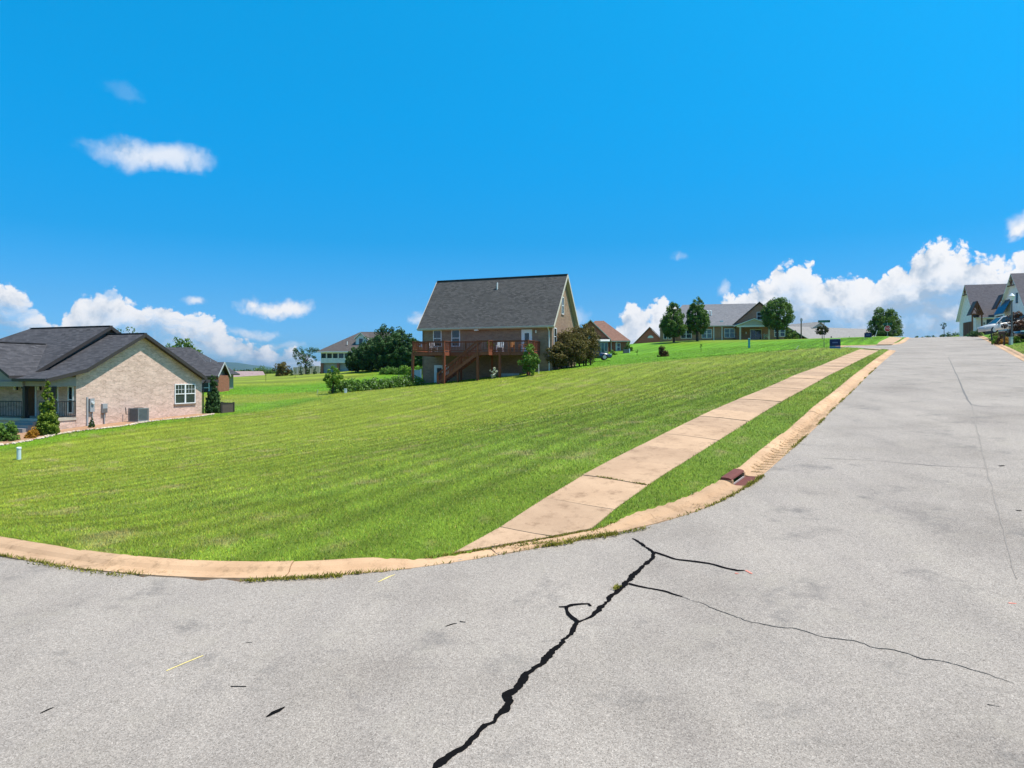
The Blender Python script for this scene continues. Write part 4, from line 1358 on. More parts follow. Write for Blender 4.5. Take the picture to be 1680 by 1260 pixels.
def porch_house():
    a, rz, L_ = face_frame(1081, 1292, 120.5, 116, 5.45)
    t = empty('porch_house', a, rz, 'brown brick house with slate grey roof and white pedimented back porch on the rise', 'house')
    X = lambda px: (px - 1081) * L_ / 211.0
    br = bricks('rust_brick', ((.40, .20, .125), (.30, .145, .09), (.46, .25, .16)), (.38, .27, .2))
    E = 2.55
    MB().box(X(1083), X(1210), .0, 9, -1.5, E).build('wall', br, t)
    gx, hw = X(1247), X(1292) - X(1247)
    wall(t, [(gx - hw + .35, .0, -1.5), (gx + hw - .5, .0, -1.5), (gx + hw - .5, .0, E), (gx, .0, 6.0), (gx - hw + .35, .0, E)], 9, (0, -1, 0), br, 'gable_wall')
    m = MB()
    m.slab([(X(1086), -.45, E - .12), (X(1212), -.45, E - .12), (gx, 4.5, 6.45), (X(1122), 4.5, 6.45)], .15, 0, 1)
    m.slab([(X(1122), 4.5, 6.45), (gx, 4.5, 6.45), (X(1247), 9.4, E - .1), (X(1080), 9.4, E - .1)], .15, 0, 1)
    m.build('roof', [ROOF_SLATE, TRIM_CREAM], t)
    m = MB(); gable_front(m, gx, hw, -.4, 6.5, E - .1, 6.3); m.build('gable_roof', [ROOF_SLATE, paint('brown_rake', (.22, .14, .10))], t)
    m = MB(); gable_front(m, X(1096), X(1108) - X(1096) + .3, -1.6, 4, E - .1, 3.9); m.build('side_gable_roof', [ROOF_SLATE, TRIM_CREAM], t)
    wall(t, [(X(1083), -1.3, -1.5), (X(1110), -1.3, -1.5), (X(1110), -1.3, E - .2), (X(1096), -1.3, 3.6), (X(1083), -1.3, E - .2)], 1.2, (0, -1, 0), br, 'side_gable_wall')
    window(t, (X(1089), -1.3, .2), (1, 0, 0), (0, -1, 0), .55, 1.9); window(t, (X(1096.5), -1.3, .2), (1, 0, 0), (0, -1, 0), .55, 1.9)
    window(t, (X(1118), 0, .35), (1, 0, 0), (0, -1, 0), .9, 1.5); window(t, (X(1127), 0, .35), (1, 0, 0), (0, -1, 0), .9, 1.5)
    for x in (X(1153), X(1161.3)): window(t, (x, 0, .35), (1, 0, 0), (0, -1, 0), .83, 1.5, glass=TEAL_GLASS)
    for x in (X(1190.5), X(1199)): window(t, (x, 0, .45), (1, 0, 0), (0, -1, 0), .86, 1.5, glass=TEAL_GLASS)
    for x in (X(1146), X(1173), X(1186.5)): pipe(t, 'downspout', [(x, -.07, -.6), (x, -.07, E - .2)], .075, WHITE)
    window(t, (X(1243), 0, 3.25), (1, 0, 0), (0, -1, 0), 1.05, 1.35)
    window(t, (X(1271), 0, .5), (1, 0, 0), (0, -1, 0), .8, 1.4); window(t, (X(1280), 0, .5), (1, 0, 0), (0, -1, 0), .8, 1.4)
    # pedimented porch
    px0, px1 = X(1209), X(1262)
    pc = (px0 + px1) / 2
    m = MB(); m.slab([(px0 - .35, -3.2, 2.25), (pc, -3.2, 3.35), (pc, -.02, 3.35), (px0 - .35, -.02, 2.25)][::-1], .12, 0, 1); m.slab([(pc, -3.2, 3.35), (px1 + .35, -3.2, 2.25), (px1 + .35, -.02, 2.25), (pc, -.02, 3.35)][::-1], .12, 0, 1)
    m.build('porch_roof', [ROOF_SLATE, WHITE], t)
    MB().extrude([(px0 - .1, -2.95, 2.22), (px1 + .1, -2.95, 2.22), (pc, -2.95, 3.2)], (0, .12, 0)).build('pediment', siding('cream_siding', (.5, .46, .4)), t)
    MB().box(px0 - .1, px1 + .1, -2.98, -2.75, 1.98, 2.215).build('porch_beam', WHITE, t)
    for x in (px0 + .45, px1 - .3): MB().box(x - .13, x + .13, -2.97, -2.72, -.8, 1.977).build('porch_column', TRIM_CREAM, t)
    MB().box(px0 - .2, px1 + .3, -3.2, -.01, -1.2, -.32).build('porch_floor', CONC, t)
    dd = MB().box(X(1232), X(1250.5), -.06, -.003, -.3, 1.75).build('patio_door', WHITE, t)
    for x in (X(1233.2), X(1241.8)): MB().box(x, x + .8, -.075, -.062, -.2, 1.65).build('pane', GLASS, dd)
    MB().box(X(1225), X(1225) + .16, -.12, -.003, 1.0, 1.35).build('wall_light', WHITE, t)
    for x in (X(1165), X(1170)): pipe(t, 'roof_vent', [(x, 1.9, 4.1), (x, 1.9, 5.1), (x - .25, 1.9, 5.1)], .1, WHITE)
    MB().box(X(1184), X(1189), .35, .8, 3.05, 3.3).build('roof_vent', WHITE, t)


porch_house()


def grey_roof_hall():
    a, rz, L_ = face_frame(1331, 1466, 126, 134, 4.9)
    t = empty('long_roofed_house', a, rz, 'far house of which only a long plain grey roof shows above the lawn', 'house')
    MB().box(.4, L_ - .4, .5, 11, -2, 1.0).build('wall', BRICK_TAN, t)
    rg = shingles('pale_grey_shingle', (.26, .235, .22), (.33, .30, .28), (.295, .27, .25))
    m = MB(); hip_roof(m, 0, L_, 0, 11.5, .9, 3.75, 0, 0); m.build('roof', [rg, TRIM_CREAM], t)
    x = L_ * .365
    m = MB(); gable_front(m, x, 2.2, 5.0, 12.5, 3.55, 4.75, .12); m.build('cross_gable', [rg, paint('grey_trim', (.42, .42, .43), .5)], t)
    wall(t, [(x - 2.0, 5.3, 3.3), (x + 2.0, 5.3, 3.3), (x, 5.3, 4.6)], .2, (0, -1, 0), paint('pale_gable', (.36, .33, .31)), 'gable_face')
    for xx, z in ((L_ * .3, 1.45), (L_ * .52, 1.5)): pipe(t, 'vent_pipe', [(xx, 1.3, z - .3), (xx, 1.3, z + .35)], .09, BLACK if z < 1.48 else CONC)


grey_roof_hall()

WHITE_SIDE = siding('white_board', (.92, .80, .82))
TIMBER = wood('porch_timber', (.21, .075, .035))
ROOF_MAUVE = shingles('mauve_grey_shingle', (.105, .09, .10), (.16, .14, .15), (.13, .115, .125))


def farm_house(px_a, Ya, rel, length, gw, eave, ridge, name, label):
    """gable end towards -x with the long front facing the street; origin at the gable's far corner"""
    c = Vector(((px_a - 840) / F * Ya, Ya, H + rel))
    t = empty(name, c, math.atan2(-.967, -.253), label, 'house')      # local x runs along the gable towards the camera, local y along the long side
    MB().extrude([(0, 0, -3), (gw, 0, -3), (gw, 0, eave), (gw / 2, 0, ridge - .15), (0, 0, eave)], (0, .25, 0)).build('gable_wall', WHITE_SIDE, t)
    MB().box(gw - .2, gw, .255, length, -3, eave).build('front_wall', WHITE_SIDE, t)
    MB().box(0, .2, .255, length, -3, eave).build('back_wall', WHITE_SIDE, t)
    MB().extrude([(0.21, length - .2, -3), (gw - .21, length - .2, -3), (gw - .21, length - .2, eave), (gw / 2, length - .2, ridge - .3), (.21, length - .2, eave)], (0, .2, 0)).build('end_wall', WHITE_SIDE, t)
    sl = (ridge - eave) / (gw / 2); o = .4
    m = MB()
    m.slab([(gw + o, -.5, eave - sl * o), (gw + o, length + .4, eave - sl * o), (gw / 2, length + .4, ridge), (gw / 2, -.5, ridge)], .16, 0, 1)
    m.slab([(gw / 2, -.5, ridge), (gw / 2, length + .4, ridge), (-o, length + .4, eave - sl * o), (-o, -.5, eave - sl * o)], .16, 0, 1)
    m.build('roof', [ROOF_MAUVE, WHITE], t)
    # timber bracket in the peak
    b = MB(); h = ridge - 1.9; hw = 1.55 / sl
    b.beam((gw / 2 - hw, -.42, h), (gw / 2 + hw, -.42, h), .14, .16); b.beam((gw / 2, -.42, h), (gw / 2, -.42, ridge - .3), .14, .14)
    b.beam((gw / 2, -.42, h + .1), (gw / 2 - hw * .5, -.42, h + .85), .1, .1); b.beam((gw / 2, -.42, h + .1), (gw / 2 + hw * .5, -.42, h + .85), .1, .1)
    b.build('peak_bracket', TIMBER, t)
    return t


def timber_porch(t, x, y, w, z0, z1, proj, posts=True):
    m = MB(); hw = w / 2
    m.slab([(x + proj, y - hw, z0), (x, y - hw, z0), (x, y, z1), (x + proj, y, z1)], .12, 0, 1)
    m.slab([(x + proj, y, z1), (x, y, z1), (x, y + hw, z0), (x + proj, y + hw, z0)], .12, 0, 1)
    m.build('porch_roof', [ROOF_MAUVE, TIMBER], t)
    b = MB(); xx = x + proj - .15
    b.beam((xx, y - hw + .1, z0 + .02), (xx, y + hw - .1, z0 + .02), .2, .22); b.beam((xx, y, z0), (xx, y, z1 - .1), .16, .16)
    for sgn in (-1, 1):
        b.beam((xx, y + sgn * hw * .98, z0 - .02), (xx, y, z1 - .12), .16, .2); b.beam((xx, y, z0 + .15), (xx, y + sgn * hw * .5, z0 + (z1 - z0) * .45), .1, .12)
    b.build('truss', TIMBER, t)
    if posts:
        for sgn in (-1, 1): MB().box(xx - .1, xx + .1, y + sgn * (hw - .25) - .1, y + sgn * (hw - .25) + .1, z0 - 4.4, z0 - .09).build('porch_post', TIMBER, t)


def white_houses():
    t = farm_house(1574, 137, 7.2, 9.2, 8.4, 3.4, 9.3, 'white_farmhouse', 'white gabled house with brown garage door at the crest of the road')
    MB().box(2.2, 7.2, -.06, -.003, -.6, 2.45).build('garage_frame', WHITE, t)
    g = MB().box(2.4, 7.0, -.12, -.062, -.6, 2.3).build('garage_door', wood('garage_wood', (.17, .06, .03)), t)
    for k in range(4): MB().box(2.45 + k * 1.14, 3.5 + k * 1.14, -.15, -.122, -.1, 2.2).build('door_panel', MATS['garage_wood'], g)
    # front (local +x side): door, windows, porches
    W_ = 8.4
    MB().box(W_ + .003, W_ + .06, 1.7, 2.9, -1, 2.5).build('door', paint('blue_door', (.03, .07, .10), .4), t)
    window(t, (W_, 5.4, .5), (0, 1, 0), (1, 0, 0), 1.1, 1.9); window(t, (W_, 7.2, .5), (0, 1, 0), (1, 0, 0), 1.0, 1.9)
    for y in (1.3, 3.3): MB().box(W_ + .003, W_ + .12, y - .07, y + .07, 1.6, 1.95).build('wall_lantern', BLACK, t)
    timber_porch(t, W_, -.5, 2.0, 3.3, 5.7, 2.2)
    timber_porch(t, W_, 3.6, 2.3, 4.3, 6.8, 2.2)
    t2 = farm_house(1645, 115, 6.2, 14, 8.6, 4.3, 9.35, 'white_farmhouse', 'taller white gabled house with blue metal porch roof behind the lamp post')
    window(t2, (5.0, 0, 4.6), (1, 0, 0), (0, -1, 0), .7, 1.6, mat=BLACK); window(t2, (1.1, 0, 1.0), (1, 0, 0), (0, -1, 0), 1.6, 1.3, mat=BLACK)
    m = MB(); m.slab([(-.4, -1.15, 3.3), (3.3, -1.15, 3.3), (3.3, -.01, 5.5), (-.4, -.01, 5.5)], .1); m.build('porch_roof', paint('blue_metal', (.02, .05, .11), .35, .1, metal=.4), t2)
    MB().box(-.3, 3.2, -1.05, -.9, 3.0, 3.2).build('porch_beam', WHITE, t2)
    for x in (-.2, 3.1): MB().box(x - .1, x + .1, -1.07, -.87, -2, 2.99).build('porch_post', WHITE, t2)
    MB().box(2.2, 2.34, -.12, -.003, 2.1, 2.5).build('wall_lantern', BLACK, t2)


white_houses()

# ------------------------------------------------------------------ plants
LEAF_TREE = leaf_mat('tree_leaf', (.022, .065, .010), (.165, .265, .045))  # light end brightened to paint highlights into the crowns
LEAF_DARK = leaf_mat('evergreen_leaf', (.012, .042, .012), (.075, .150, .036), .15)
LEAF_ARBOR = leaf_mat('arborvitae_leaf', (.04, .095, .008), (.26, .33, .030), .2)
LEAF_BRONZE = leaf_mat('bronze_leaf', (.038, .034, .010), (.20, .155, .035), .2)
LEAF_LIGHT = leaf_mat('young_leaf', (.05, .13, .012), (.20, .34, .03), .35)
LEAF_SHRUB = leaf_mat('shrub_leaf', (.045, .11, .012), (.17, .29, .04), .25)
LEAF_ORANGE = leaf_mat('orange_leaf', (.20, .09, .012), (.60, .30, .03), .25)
LEAF_RED = leaf_mat('maroon_leaf', (.025, .012, .008), (.13, .05, .025), .2)
PETAL = leaf_mat('pale_petal', (.35, .38, .30), (.75, .78, .66), .2)
BARK = wood('bark', (.085, .06, .045), .9)
BARK_PALE = wood('pale_bark', (.20, .17, .14), .9)


def leaves(pts, nrm, size, jitter=.6):
    """small four-sided leaves at the points, facing roughly along nrm"""
    n = len(pts)
    d = nrm + rng.normal(0, jitter, (n, 3)); d /= np.linalg.norm(d, axis=1)[:, None] + 1e-9
    ref = rng.normal(0, 1, (n, 3)); u = np.cross(d, ref); u /= np.linalg.norm(u, axis=1)[:, None] + 1e-9; v = np.cross(d, u)
    s = (size * rng.uniform(.6, 1.3, n))[:, None]
    a = u * s; b = v * s * .55
    V = np.stack([pts - a, pts + b, pts + a, pts - b], 1).reshape(-1, 3)
    Fc = np.arange(4 * n).reshape(n, 4)
    return V, Fc


def crown_points(n, shape, w, h, lump=.28, nl=None, seed=0):
    """points on the skins of many clumps that together fill a crown of width w, height h from z 0"""
    r = np.random.default_rng(seed)
    nl = nl or 60
    C_ = []
    while len(C_) < nl:
        q = r.uniform(-1, 1, 3)
        z = (q[2] + 1) / 2
        if shape == 'round': ok = q @ q < 1; rad = 1.0
        elif shape == 'egg':
            rad = math.sin(math.pi * min(1, (z * .94 + .06)) ** .72) ; ok = math.hypot(q[0], q[1]) < rad
        elif shape == 'cone':
            rad = (1 - z) ** .75 * (.75 + .25 * min(1, z / .12)); ok = math.hypot(q[0], q[1]) < rad
        elif shape == 'vase':
            rad = .35 + .65 * math.sin(math.pi * min(.5, z * .62)); rad *= 1 if z < .8 else math.sqrt(max(0.05, 1 - ((z - .8) / .2) ** 2)); ok = math.hypot(q[0], q[1]) < rad
        elif shape == 'dome': ok = q[0] ** 2 + q[1] ** 2 + z ** 2 < 1; rad = 1
        if not ok: continue
        depth = math.hypot(q[0], q[1]) / max(rad, .05)
        if shape in ('egg', 'cone', 'vase') and depth < .45 and r.random() < .75: continue
        if shape == 'round' and q @ q < .35 and r.random() < .8: continue
        C_.append((q[0] * w / 2, q[1] * w / 2, z * h, lump * w / 2 * r.uniform(.65, 1.25) * (max(.5, 1 - z * .6) if shape == 'cone' else 1)))
    C_ = np.array(C_)
    k = r.integers(0, nl, n)
    d = r.normal(0, 1, (n, 3)); d /= np.linalg.norm(d, axis=1)[:, None]
    rr = C_[k, 3] * r.uniform(.55, 1.0, n) ** .5
    p = C_[k, :3] + d * rr[:, None]
    tone = (.5 + .22 * d[:, 2] + r.normal(0, .17, n) + (r.uniform(-.15, .15, nl))[k])  # clump tops lighter, undersides darker: light from above put into leaf colour
    p[:, 2] = np.maximum(p[:, 2], .02)
    return p, d, np.clip(tone, 0, 1), C_


SEED = [100]
ORD = ['%s from the left' % w for w in ('first', 'second', 'third', 'fourth', 'fifth', 'sixth', 'seventh', 'eighth', 'ninth')]


def plant(name, pos, w, h, shape, leaf, n, size, label, cat, trunk=None, bark=None, group=None, lump=.28, nl=None, sparse=1.0, lean=0, stems=1, extra=None):
    """trunk with limbs + crown of leaf clumps; trunk = clear stem height"""
    SEED[0] += 1
    r = random.Random(SEED[0])
    t = empty(name, pos, r.uniform(0, 6), label, cat, group)
    cb = trunk or 0
    pts, nr, tone, Cs = crown_points(n, shape, w, h - cb, lump, nl, SEED[0])
    pts[:, 2] += cb; Cs[:, 2] += cb
    V, Fc = leaves(pts, nr, size)
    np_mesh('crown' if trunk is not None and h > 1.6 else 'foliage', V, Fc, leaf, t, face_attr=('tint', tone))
    if h > .9:
        for s_ in range(stems):
            m = MB(); ox, oy = (0, 0) if stems == 1 else (r.uniform(-.22, .22) * w, r.uniform(-.22, .22) * w)
            R_ = max(.02, h * .018) * (1.5 if trunk else 1.0) / (1 if stems == 1 else 1.6)
            top = cb + (h - cb) * .72
            path = [(ox, oy, -.25), (ox + r.uniform(-.04, .04) * w, oy, cb * .5 + .1), (ox * .7 + lean * w * .1, oy, cb + (h - cb) * .3), (ox * .6 + lean * w * .2, oy * .5, top)]
            m.tube(path, [R_ * 1.15, R_, R_ * .7, R_ * .25], 7)
            lim = sorted(range(len(Cs)), key=lambda i: r.random())[:7 if stems == 1 else 3]
            for i in lim:
                z0 = cb + (Cs[i, 2] - cb) * .35
                f = min(1, max(0, (z0 - cb) / max(.1, top - cb)))
                a = Vector((ox * .8, oy * .8, z0)); b = Vector(Cs[i, :3])
                m.tube([a, a.lerp(b, .5) + Vector((0, 0, .06 * h)), b], [R_ * .55 * (1 - .5 * f), R_ * .35, R_ * .1], 5)
            m.build('trunk' if stems == 1 else 'stem', bark or BARK, t)
    if extra:
        p2, n2, t2, _ = crown_points(extra[1], shape, w * 1.02, (h - cb) * 1.02, lump, nl, SEED[0])
        p2[:, 2] += cb
        V, Fc = leaves(p2, n2, extra[2]); np_mesh('blossom', V, Fc, extra[0], t, face_attr=('tint', t2))
    return t


def put_at(px, Y, dz=0):
    p = at(px, Y); p.z += dz - .03
    return p


# by the brick bungalow
A = HOUSE_A


def by_a(x, y):
    p = house_pt(A, x, y); p.z = G(p.x, p.y) - .03
    return p


plant('arborvitae', by_a(.85, -2.35), 1.12, 3.0, 'cone', LEAF_ARBOR, 15000, .05, 'tall pointed bright green arborvitae at the porch corner of the tan brick bungalow', 'shrub', lump=.24, nl=260)
plant('arborvitae', put_at(350, 49.6), 1.12, 2.95, 'cone', LEAF_DARK, 14000, .05, 'dark pointed arborvitae at the far back corner of the tan brick bungalow', 'shrub', lump=.24, nl=260)
plant('conical_shrub', by_a(.75, .35), .36, .72, 'cone', LEAF_DARK, 1800, .03, 'tiny dark conical shrub beside the grey electric meter', 'shrub', lump=.3, nl=40)
plant('round_shrub', by_a(.9, -4.15) - Vector((.35, 0, 0)), 1.05, .95, 'dome', LEAF_SHRUB, 4500, .045, 'rounded olive green shrub in front of the porch steps', 'shrub', lump=.26, nl=60)
plant('orange_shrub', by_a(.95, -3.25), .72, .52, 'dome', LEAF_ORANGE, 2600, .035, 'low orange and yellow shrub beside the tall arborvitae', 'shrub', lump=.3, nl=40)

# evergreens behind the mown field
for k, (px, Y, w, h, lab) in enumerate([(588, 103, 3.6, 4.2, 'dark evergreen at the left end of the clump hiding the sunroom'), (610, 101, 4.6, 5.6, 'broad dark evergreen with a ragged top, second from the left in its clump'),
                                        (634, 99, 5.2, 7.0, 'tallest dark evergreen in the clump left of the deck'), (655, 98, 4.6, 6.2, 'dark evergreen just right of the tallest in its clump'),
                                        (675, 97, 3.8, 4.8, 'dark evergreen at the right end of the clump, nearest the deck')]):
    plant('evergreen_tree', put_at(px, Y), w, h, 'egg', LEAF_DARK, 14000, .12, lab, 'tree', trunk=.15, group='dark evergreens left of the deck house', lump=.17, nl=210)
plant('tree', put_at(502, 128), 4.6, 5.0, 'vase', LEAF_DARK, 3200, .10, 'open wispy tree with bare gaps standing alone left of the sunroom house', 'tree', trunk=1.0, lump=.15, nl=75)
plant('round_tree', put_at(463, 126), 3.2, 2.5, 'dome', LEAF_BRONZE, 3500, .11, 'rounded brownish bush at the left end of the evergreen row', 'bush', lump=.25, nl=60)
for k, (px, h) in enumerate([(478, 1.5), (494, 1.8), (506, 1.7), (517, 1.7), (528, 1.8), (551, 1.4), (560, 1.9)]):
    o = plant('small_evergreen', put_at(px, 124), .8, h, 'cone', LEAF_DARK, 700, .07, 'small dark conical evergreen, %s in the row before the pale fence' % ORD[k], 'shrub', group='small conical evergreens in a row before the pale fence', lump=.25, nl=40)
plant('far_tree', put_at(430, 150, -.5), 5, 2.2, 'dome', LEAF_TREE, 1500, .15, 'low dark tree clump behind the brownish bush', 'tree', lump=.25, nl=40)
for px, Y, w, h, lab in ((212, 96, 9, 9.2, 'tree top rising over the roof ridge of the tan bungalow'), (297, 92, 5.4, 6.2, 'two-lobed tree top above the dark hip roof'), (8, 100, 5, 6.0, 'small dark tree top above the bungalow roof at the edge')):
    p = at(px, Y)
    p.z = H + {212: 77, 297: 60, 8: 58}[px] / F * Y - h
    plant('tree', p, w, h, 'egg', LEAF_TREE, 5000, .16, lab, 'tree', trunk=1.6, lump=.16, nl=130)
# hedge beside the deck: hydrangea-like bushes in a row
for k in range(9):
    f = k / 8
    px = 560 + 118 * f; Y = 61.5 + 5.5 * f
    plant('hedge_bush', put_at(px, Y), 2.1, .95 + .08 * math.sin(k * 2.1), 'dome', LEAF_SHRUB, 2600, .075, 'flowering green hedge bush, %s in the row left of the deck' % ORD[k], 'bush',
          group='flowering hedge bushes in a row left of the deck', lump=.26, nl=50, extra=(PETAL, 170, .05))
for k in range(6):
    plant('light_hedge', put_at(634 + 10.5 * k, 91 - 1.2 * k), 1.7, .95, 'dome', LEAF_LIGHT if k > 2 else LEAF_SHRUB, 1400, .09, 'pale green hedge bush on the bank below the evergreens, %s from the left' % ORD[k].split()[0], 'bush', group='hedge bushes on the bank below the evergreens', lump=.3, nl=36)
plant('young_tree', put_at(546, 60.5), 1.5, 2.45, 'egg', LEAF_LIGHT, 2600, .07, 'slender yellow-green young tree at the left end of the flowering hedge', 'tree', trunk=.55, lump=.25, nl=36)
# in front of the deck house
pB = lambda a, b: (lambda q: Vector((q.x, q.y, G(q.x, q.y) - .03)))(house_pt(HOUSE_B, a, -b))
plant('young_tree', put_at(869, 62.3), 1.75, 2.75, 'egg', LEAF_SHRUB, 3600, .085, 'bushy bright green young tree in front of the deck end', 'tree', trunk=.35, lump=.26, nl=46)
plant('pale_plant', put_at(810, 64.2), .75, 1.1, 'vase', PETAL, 240, .075, 'tall pale flowering plant under the deck', 'plant', lump=.3, nl=14)
plant('yellow_plant', put_at(873, 61.6), .4, .55, 'vase', LEAF_LIGHT, 250, .06, 'small yellow-green plant at the foot of the young tree by the deck', 'plant', lump=.4, nl=10)
for px, Y, w, h, lab in ((914, 66.5, 2.2, 2.5, 'smaller bronze bush against the sunny gable, leftmost of three'), (934, 67.5, 3.3, 3.55, 'broad bronze and olive bush with many stems, middle of three'), (958, 69.5, 3.2, 4.05, 'tall bronze bush in front of the parked blue car, rightmost of three')):
    plant('bronze_bush', put_at(px, Y), w, h, 'round', LEAF_BRONZE, 13000, .07, lab, 'bush', trunk=.25, stems=6, lump=.20, nl=190, group='bronze bushes beside the deck house')
plant('maroon_bush', put_at(1086, 79.5), 1.25, 1.2, 'dome', LEAF_RED, 4000, .05, 'round dark maroon bush alone on the lawn right of the blue car', 'bush', lump=.3, nl=36)
for px, Y, h, lab in ((1045, 86, .95, 'thin bare sapling on the lawn between the blue car and the maroon bush'), (1150, 84, 1.0, 'thin leaning sapling on the lawn right of the maroon bush'), (436, 96, 1.5, 'staked sapling in the mown field, left of two'), (484, 100, 1.5, 'staked sapling in the mown field, right of two')):
    t = empty('sapling', put_at(px, Y), 0, lab, 'sapling')
    MB().tube([(0, 0, -.1), (.03, 0, h * .5), (-.12 if px == 1150 else .02, 0, h)], [.025, .02, .01], 5).build('stem', BARK, t)
    p_, n_, t_, _ = crown_points(60, 'round', .3, h * .5, .4, 8, int(px)); p_[:, 2] += h * .45
    V, Fc = leaves(p_, n_, .05); np_mesh('leaves', V, Fc, LEAF_TREE, t, face_attr=('tint', t_))
# three clipped trees before the porch house, and others along the crest
plant('street_tree', put_at(1105, 110), 3.9, 6.6, 'egg', LEAF_TREE, 17000, .105, 'left of two egg-shaped dark green trees standing close together', 'tree', trunk=.9, group='clipped shade trees before the porch house', lump=.16, nl=260)
plant('street_tree', put_at(1144, 111), 3.6, 7.4, 'egg', LEAF_TREE, 17000, .105, 'taller pointed right tree of the two standing close together', 'tree', trunk=1.1, group='clipped shade trees before the porch house', lump=.16, nl=260)
plant('street_tree', put_at(1276, 110), 4.7, 6.4, 'round', LEAF_TREE, 17000, .105, 'round-headed tree on a clear trunk in front of the rust brick gable', 'tree', trunk=1.5, group='clipped shade trees before the porch house', lump=.16, nl=260)
plant('pale_shrub', put_at(1256, 114.5), .9, 1.0, 'vase', PETAL, 200, .09, 'pale tufted plant at the porch column of the house on the rise', 'plant', lump=.3, nl=14)
plant('shrub', put_at(1297, 122), 2.4, 2.0, 'dome', LEAF_TREE, 1800, .11, 'low green shrub at the right end of the porch house', 'shrub', lump=.25, nl=40)
plant('small_tree', put_at(1349, 96), 1.55, 1.75, 'round', leaf_mat('olive_leaf', (.02, .022, .008), (.10, .10, .03)), 2200, .08, 'small dark round-headed tree before the plain grey roof', 'tree', trunk=.65, lump=.26, nl=40)
plant('round_tree', put_at(1452, 112), 5.0, 4.7, 'dome', LEAF_TREE, 17000, .105, 'big dome-shaped tree behind the stop sign', 'tree', trunk=.1, lump=.16, nl=260)
plant('shrub', put_at(1006, 95), 1.0, .7, 'dome', LEAF_LIGHT, 700, .08, 'small light green shrub by the red brick wall', 'shrub', lump=.3, nl=20)
plant('shrub', put_at(1031, 100), 1.2, 1.3, 'dome', LEAF_TREE, 900, .09, 'dark green shrub at the right corner of the red-roofed house', 'shrub', lump=.3, nl=24)
for k, (px, w) in enumerate([(1506, 1.6), (1515, 1.3), (1523, 2.0), (1531, 1.4), (1540, 2.6), (1551, 3.2), (1562, 3.4), (1573, 2.6)]):
    Y = 205 - k * 3
    p = V3((px - 840) / F * Y, Y, 0); top = H + (612 - (550.5 - (0 if k < 4 else min(4.5, (k - 3) * 1.3)))) / F * Y
    p.z = G(p.x, p.y); h = max(1.5, top - p.z)
    plant('far_tree', p, w * 1.6, h, 'egg', LEAF_DARK, 700, .22, 'dark tree top just over the crest of the road, %s' % ORD[k], 'tree', trunk=max(.3, h - 2.6), group='tree tops over the crest of the road', lump=.3, nl=26)
plant('far_tree', (lambda p: Vector((p.x, p.y, H + 8.3)))(at(1549, 150)), 1.3, 2.2, 'vase', LEAF_DARK, 160, .12, 'spindly dark tree standing over the hedge at the crest', 'tree', trunk=.5, lump=.3, nl=14)
# gardens on the right-hand side
RIGHT = [('maroon_bush', 1674, 69, 3.0, 2.6, 'dome', LEAF_RED, 5000, .09, 'big dark maroon bush behind the lamp post'),
         ('shrub', 1640, 74, 1.7, .95, 'dome', LEAF_BRONZE, 1500, .07, 'brown-green shrub in front of the silver car'),
         ('shrub', 1601, 92, 1.9, 1.0, 'dome', LEAF_DARK, 1300, .08, 'dark green shrub beside the driveway in front of the silver car nose'),
         ('orange_shrub', 1653, 63.5, 1.2, .55, 'dome', LEAF_ORANGE, 1500, .05, 'yellow and orange mound of flowers beside the brown mailbox post'),
         ('orange_shrub', 1641, 64.2, .75, .7, 'dome', LEAF_RED, 900, .05, 'reddish low shrub left of the brown mailbox post'),
         ('light_shrub', 1632, 65.5, .7, .4, 'dome', LEAF_LIGHT, 700, .05, 'small lime green mound near the kerb by the leaning black post'),
         ('light_shrub', 1671, 64.0, .9, .85, 'dome', LEAF_LIGHT, 900, .06, 'lime green shrub right of the lamp post foot'),
         ('light_shrub', 1632, 73, .8, .5, 'dome', LEAF_LIGHT, 700, .06, 'grey-green shrub on the strip beside the silver car wheel')]
for nm, px, Y, w, h, sh, lf, n, sz, lab in RIGHT:
    plant(nm, put_at(px, Y), w, h, sh, lf, n, sz, lab, 'shrub', lump=.28, nl=40)

# ------------------------------------------------------------------ things
def box_thing(name, pos, rz, label, cat, parts, group=None):
    t = empty(name, pos, rz, label, cat, group)
    for nm, mb, mat in parts: mb.build(nm, mat, t)
    return t


GREY_BOX = paint('grey_steel', (.30, .31, .33), .5, .1)
AC_GREY = paint('condenser_grey', (.20, .21, .22), .5, .1)


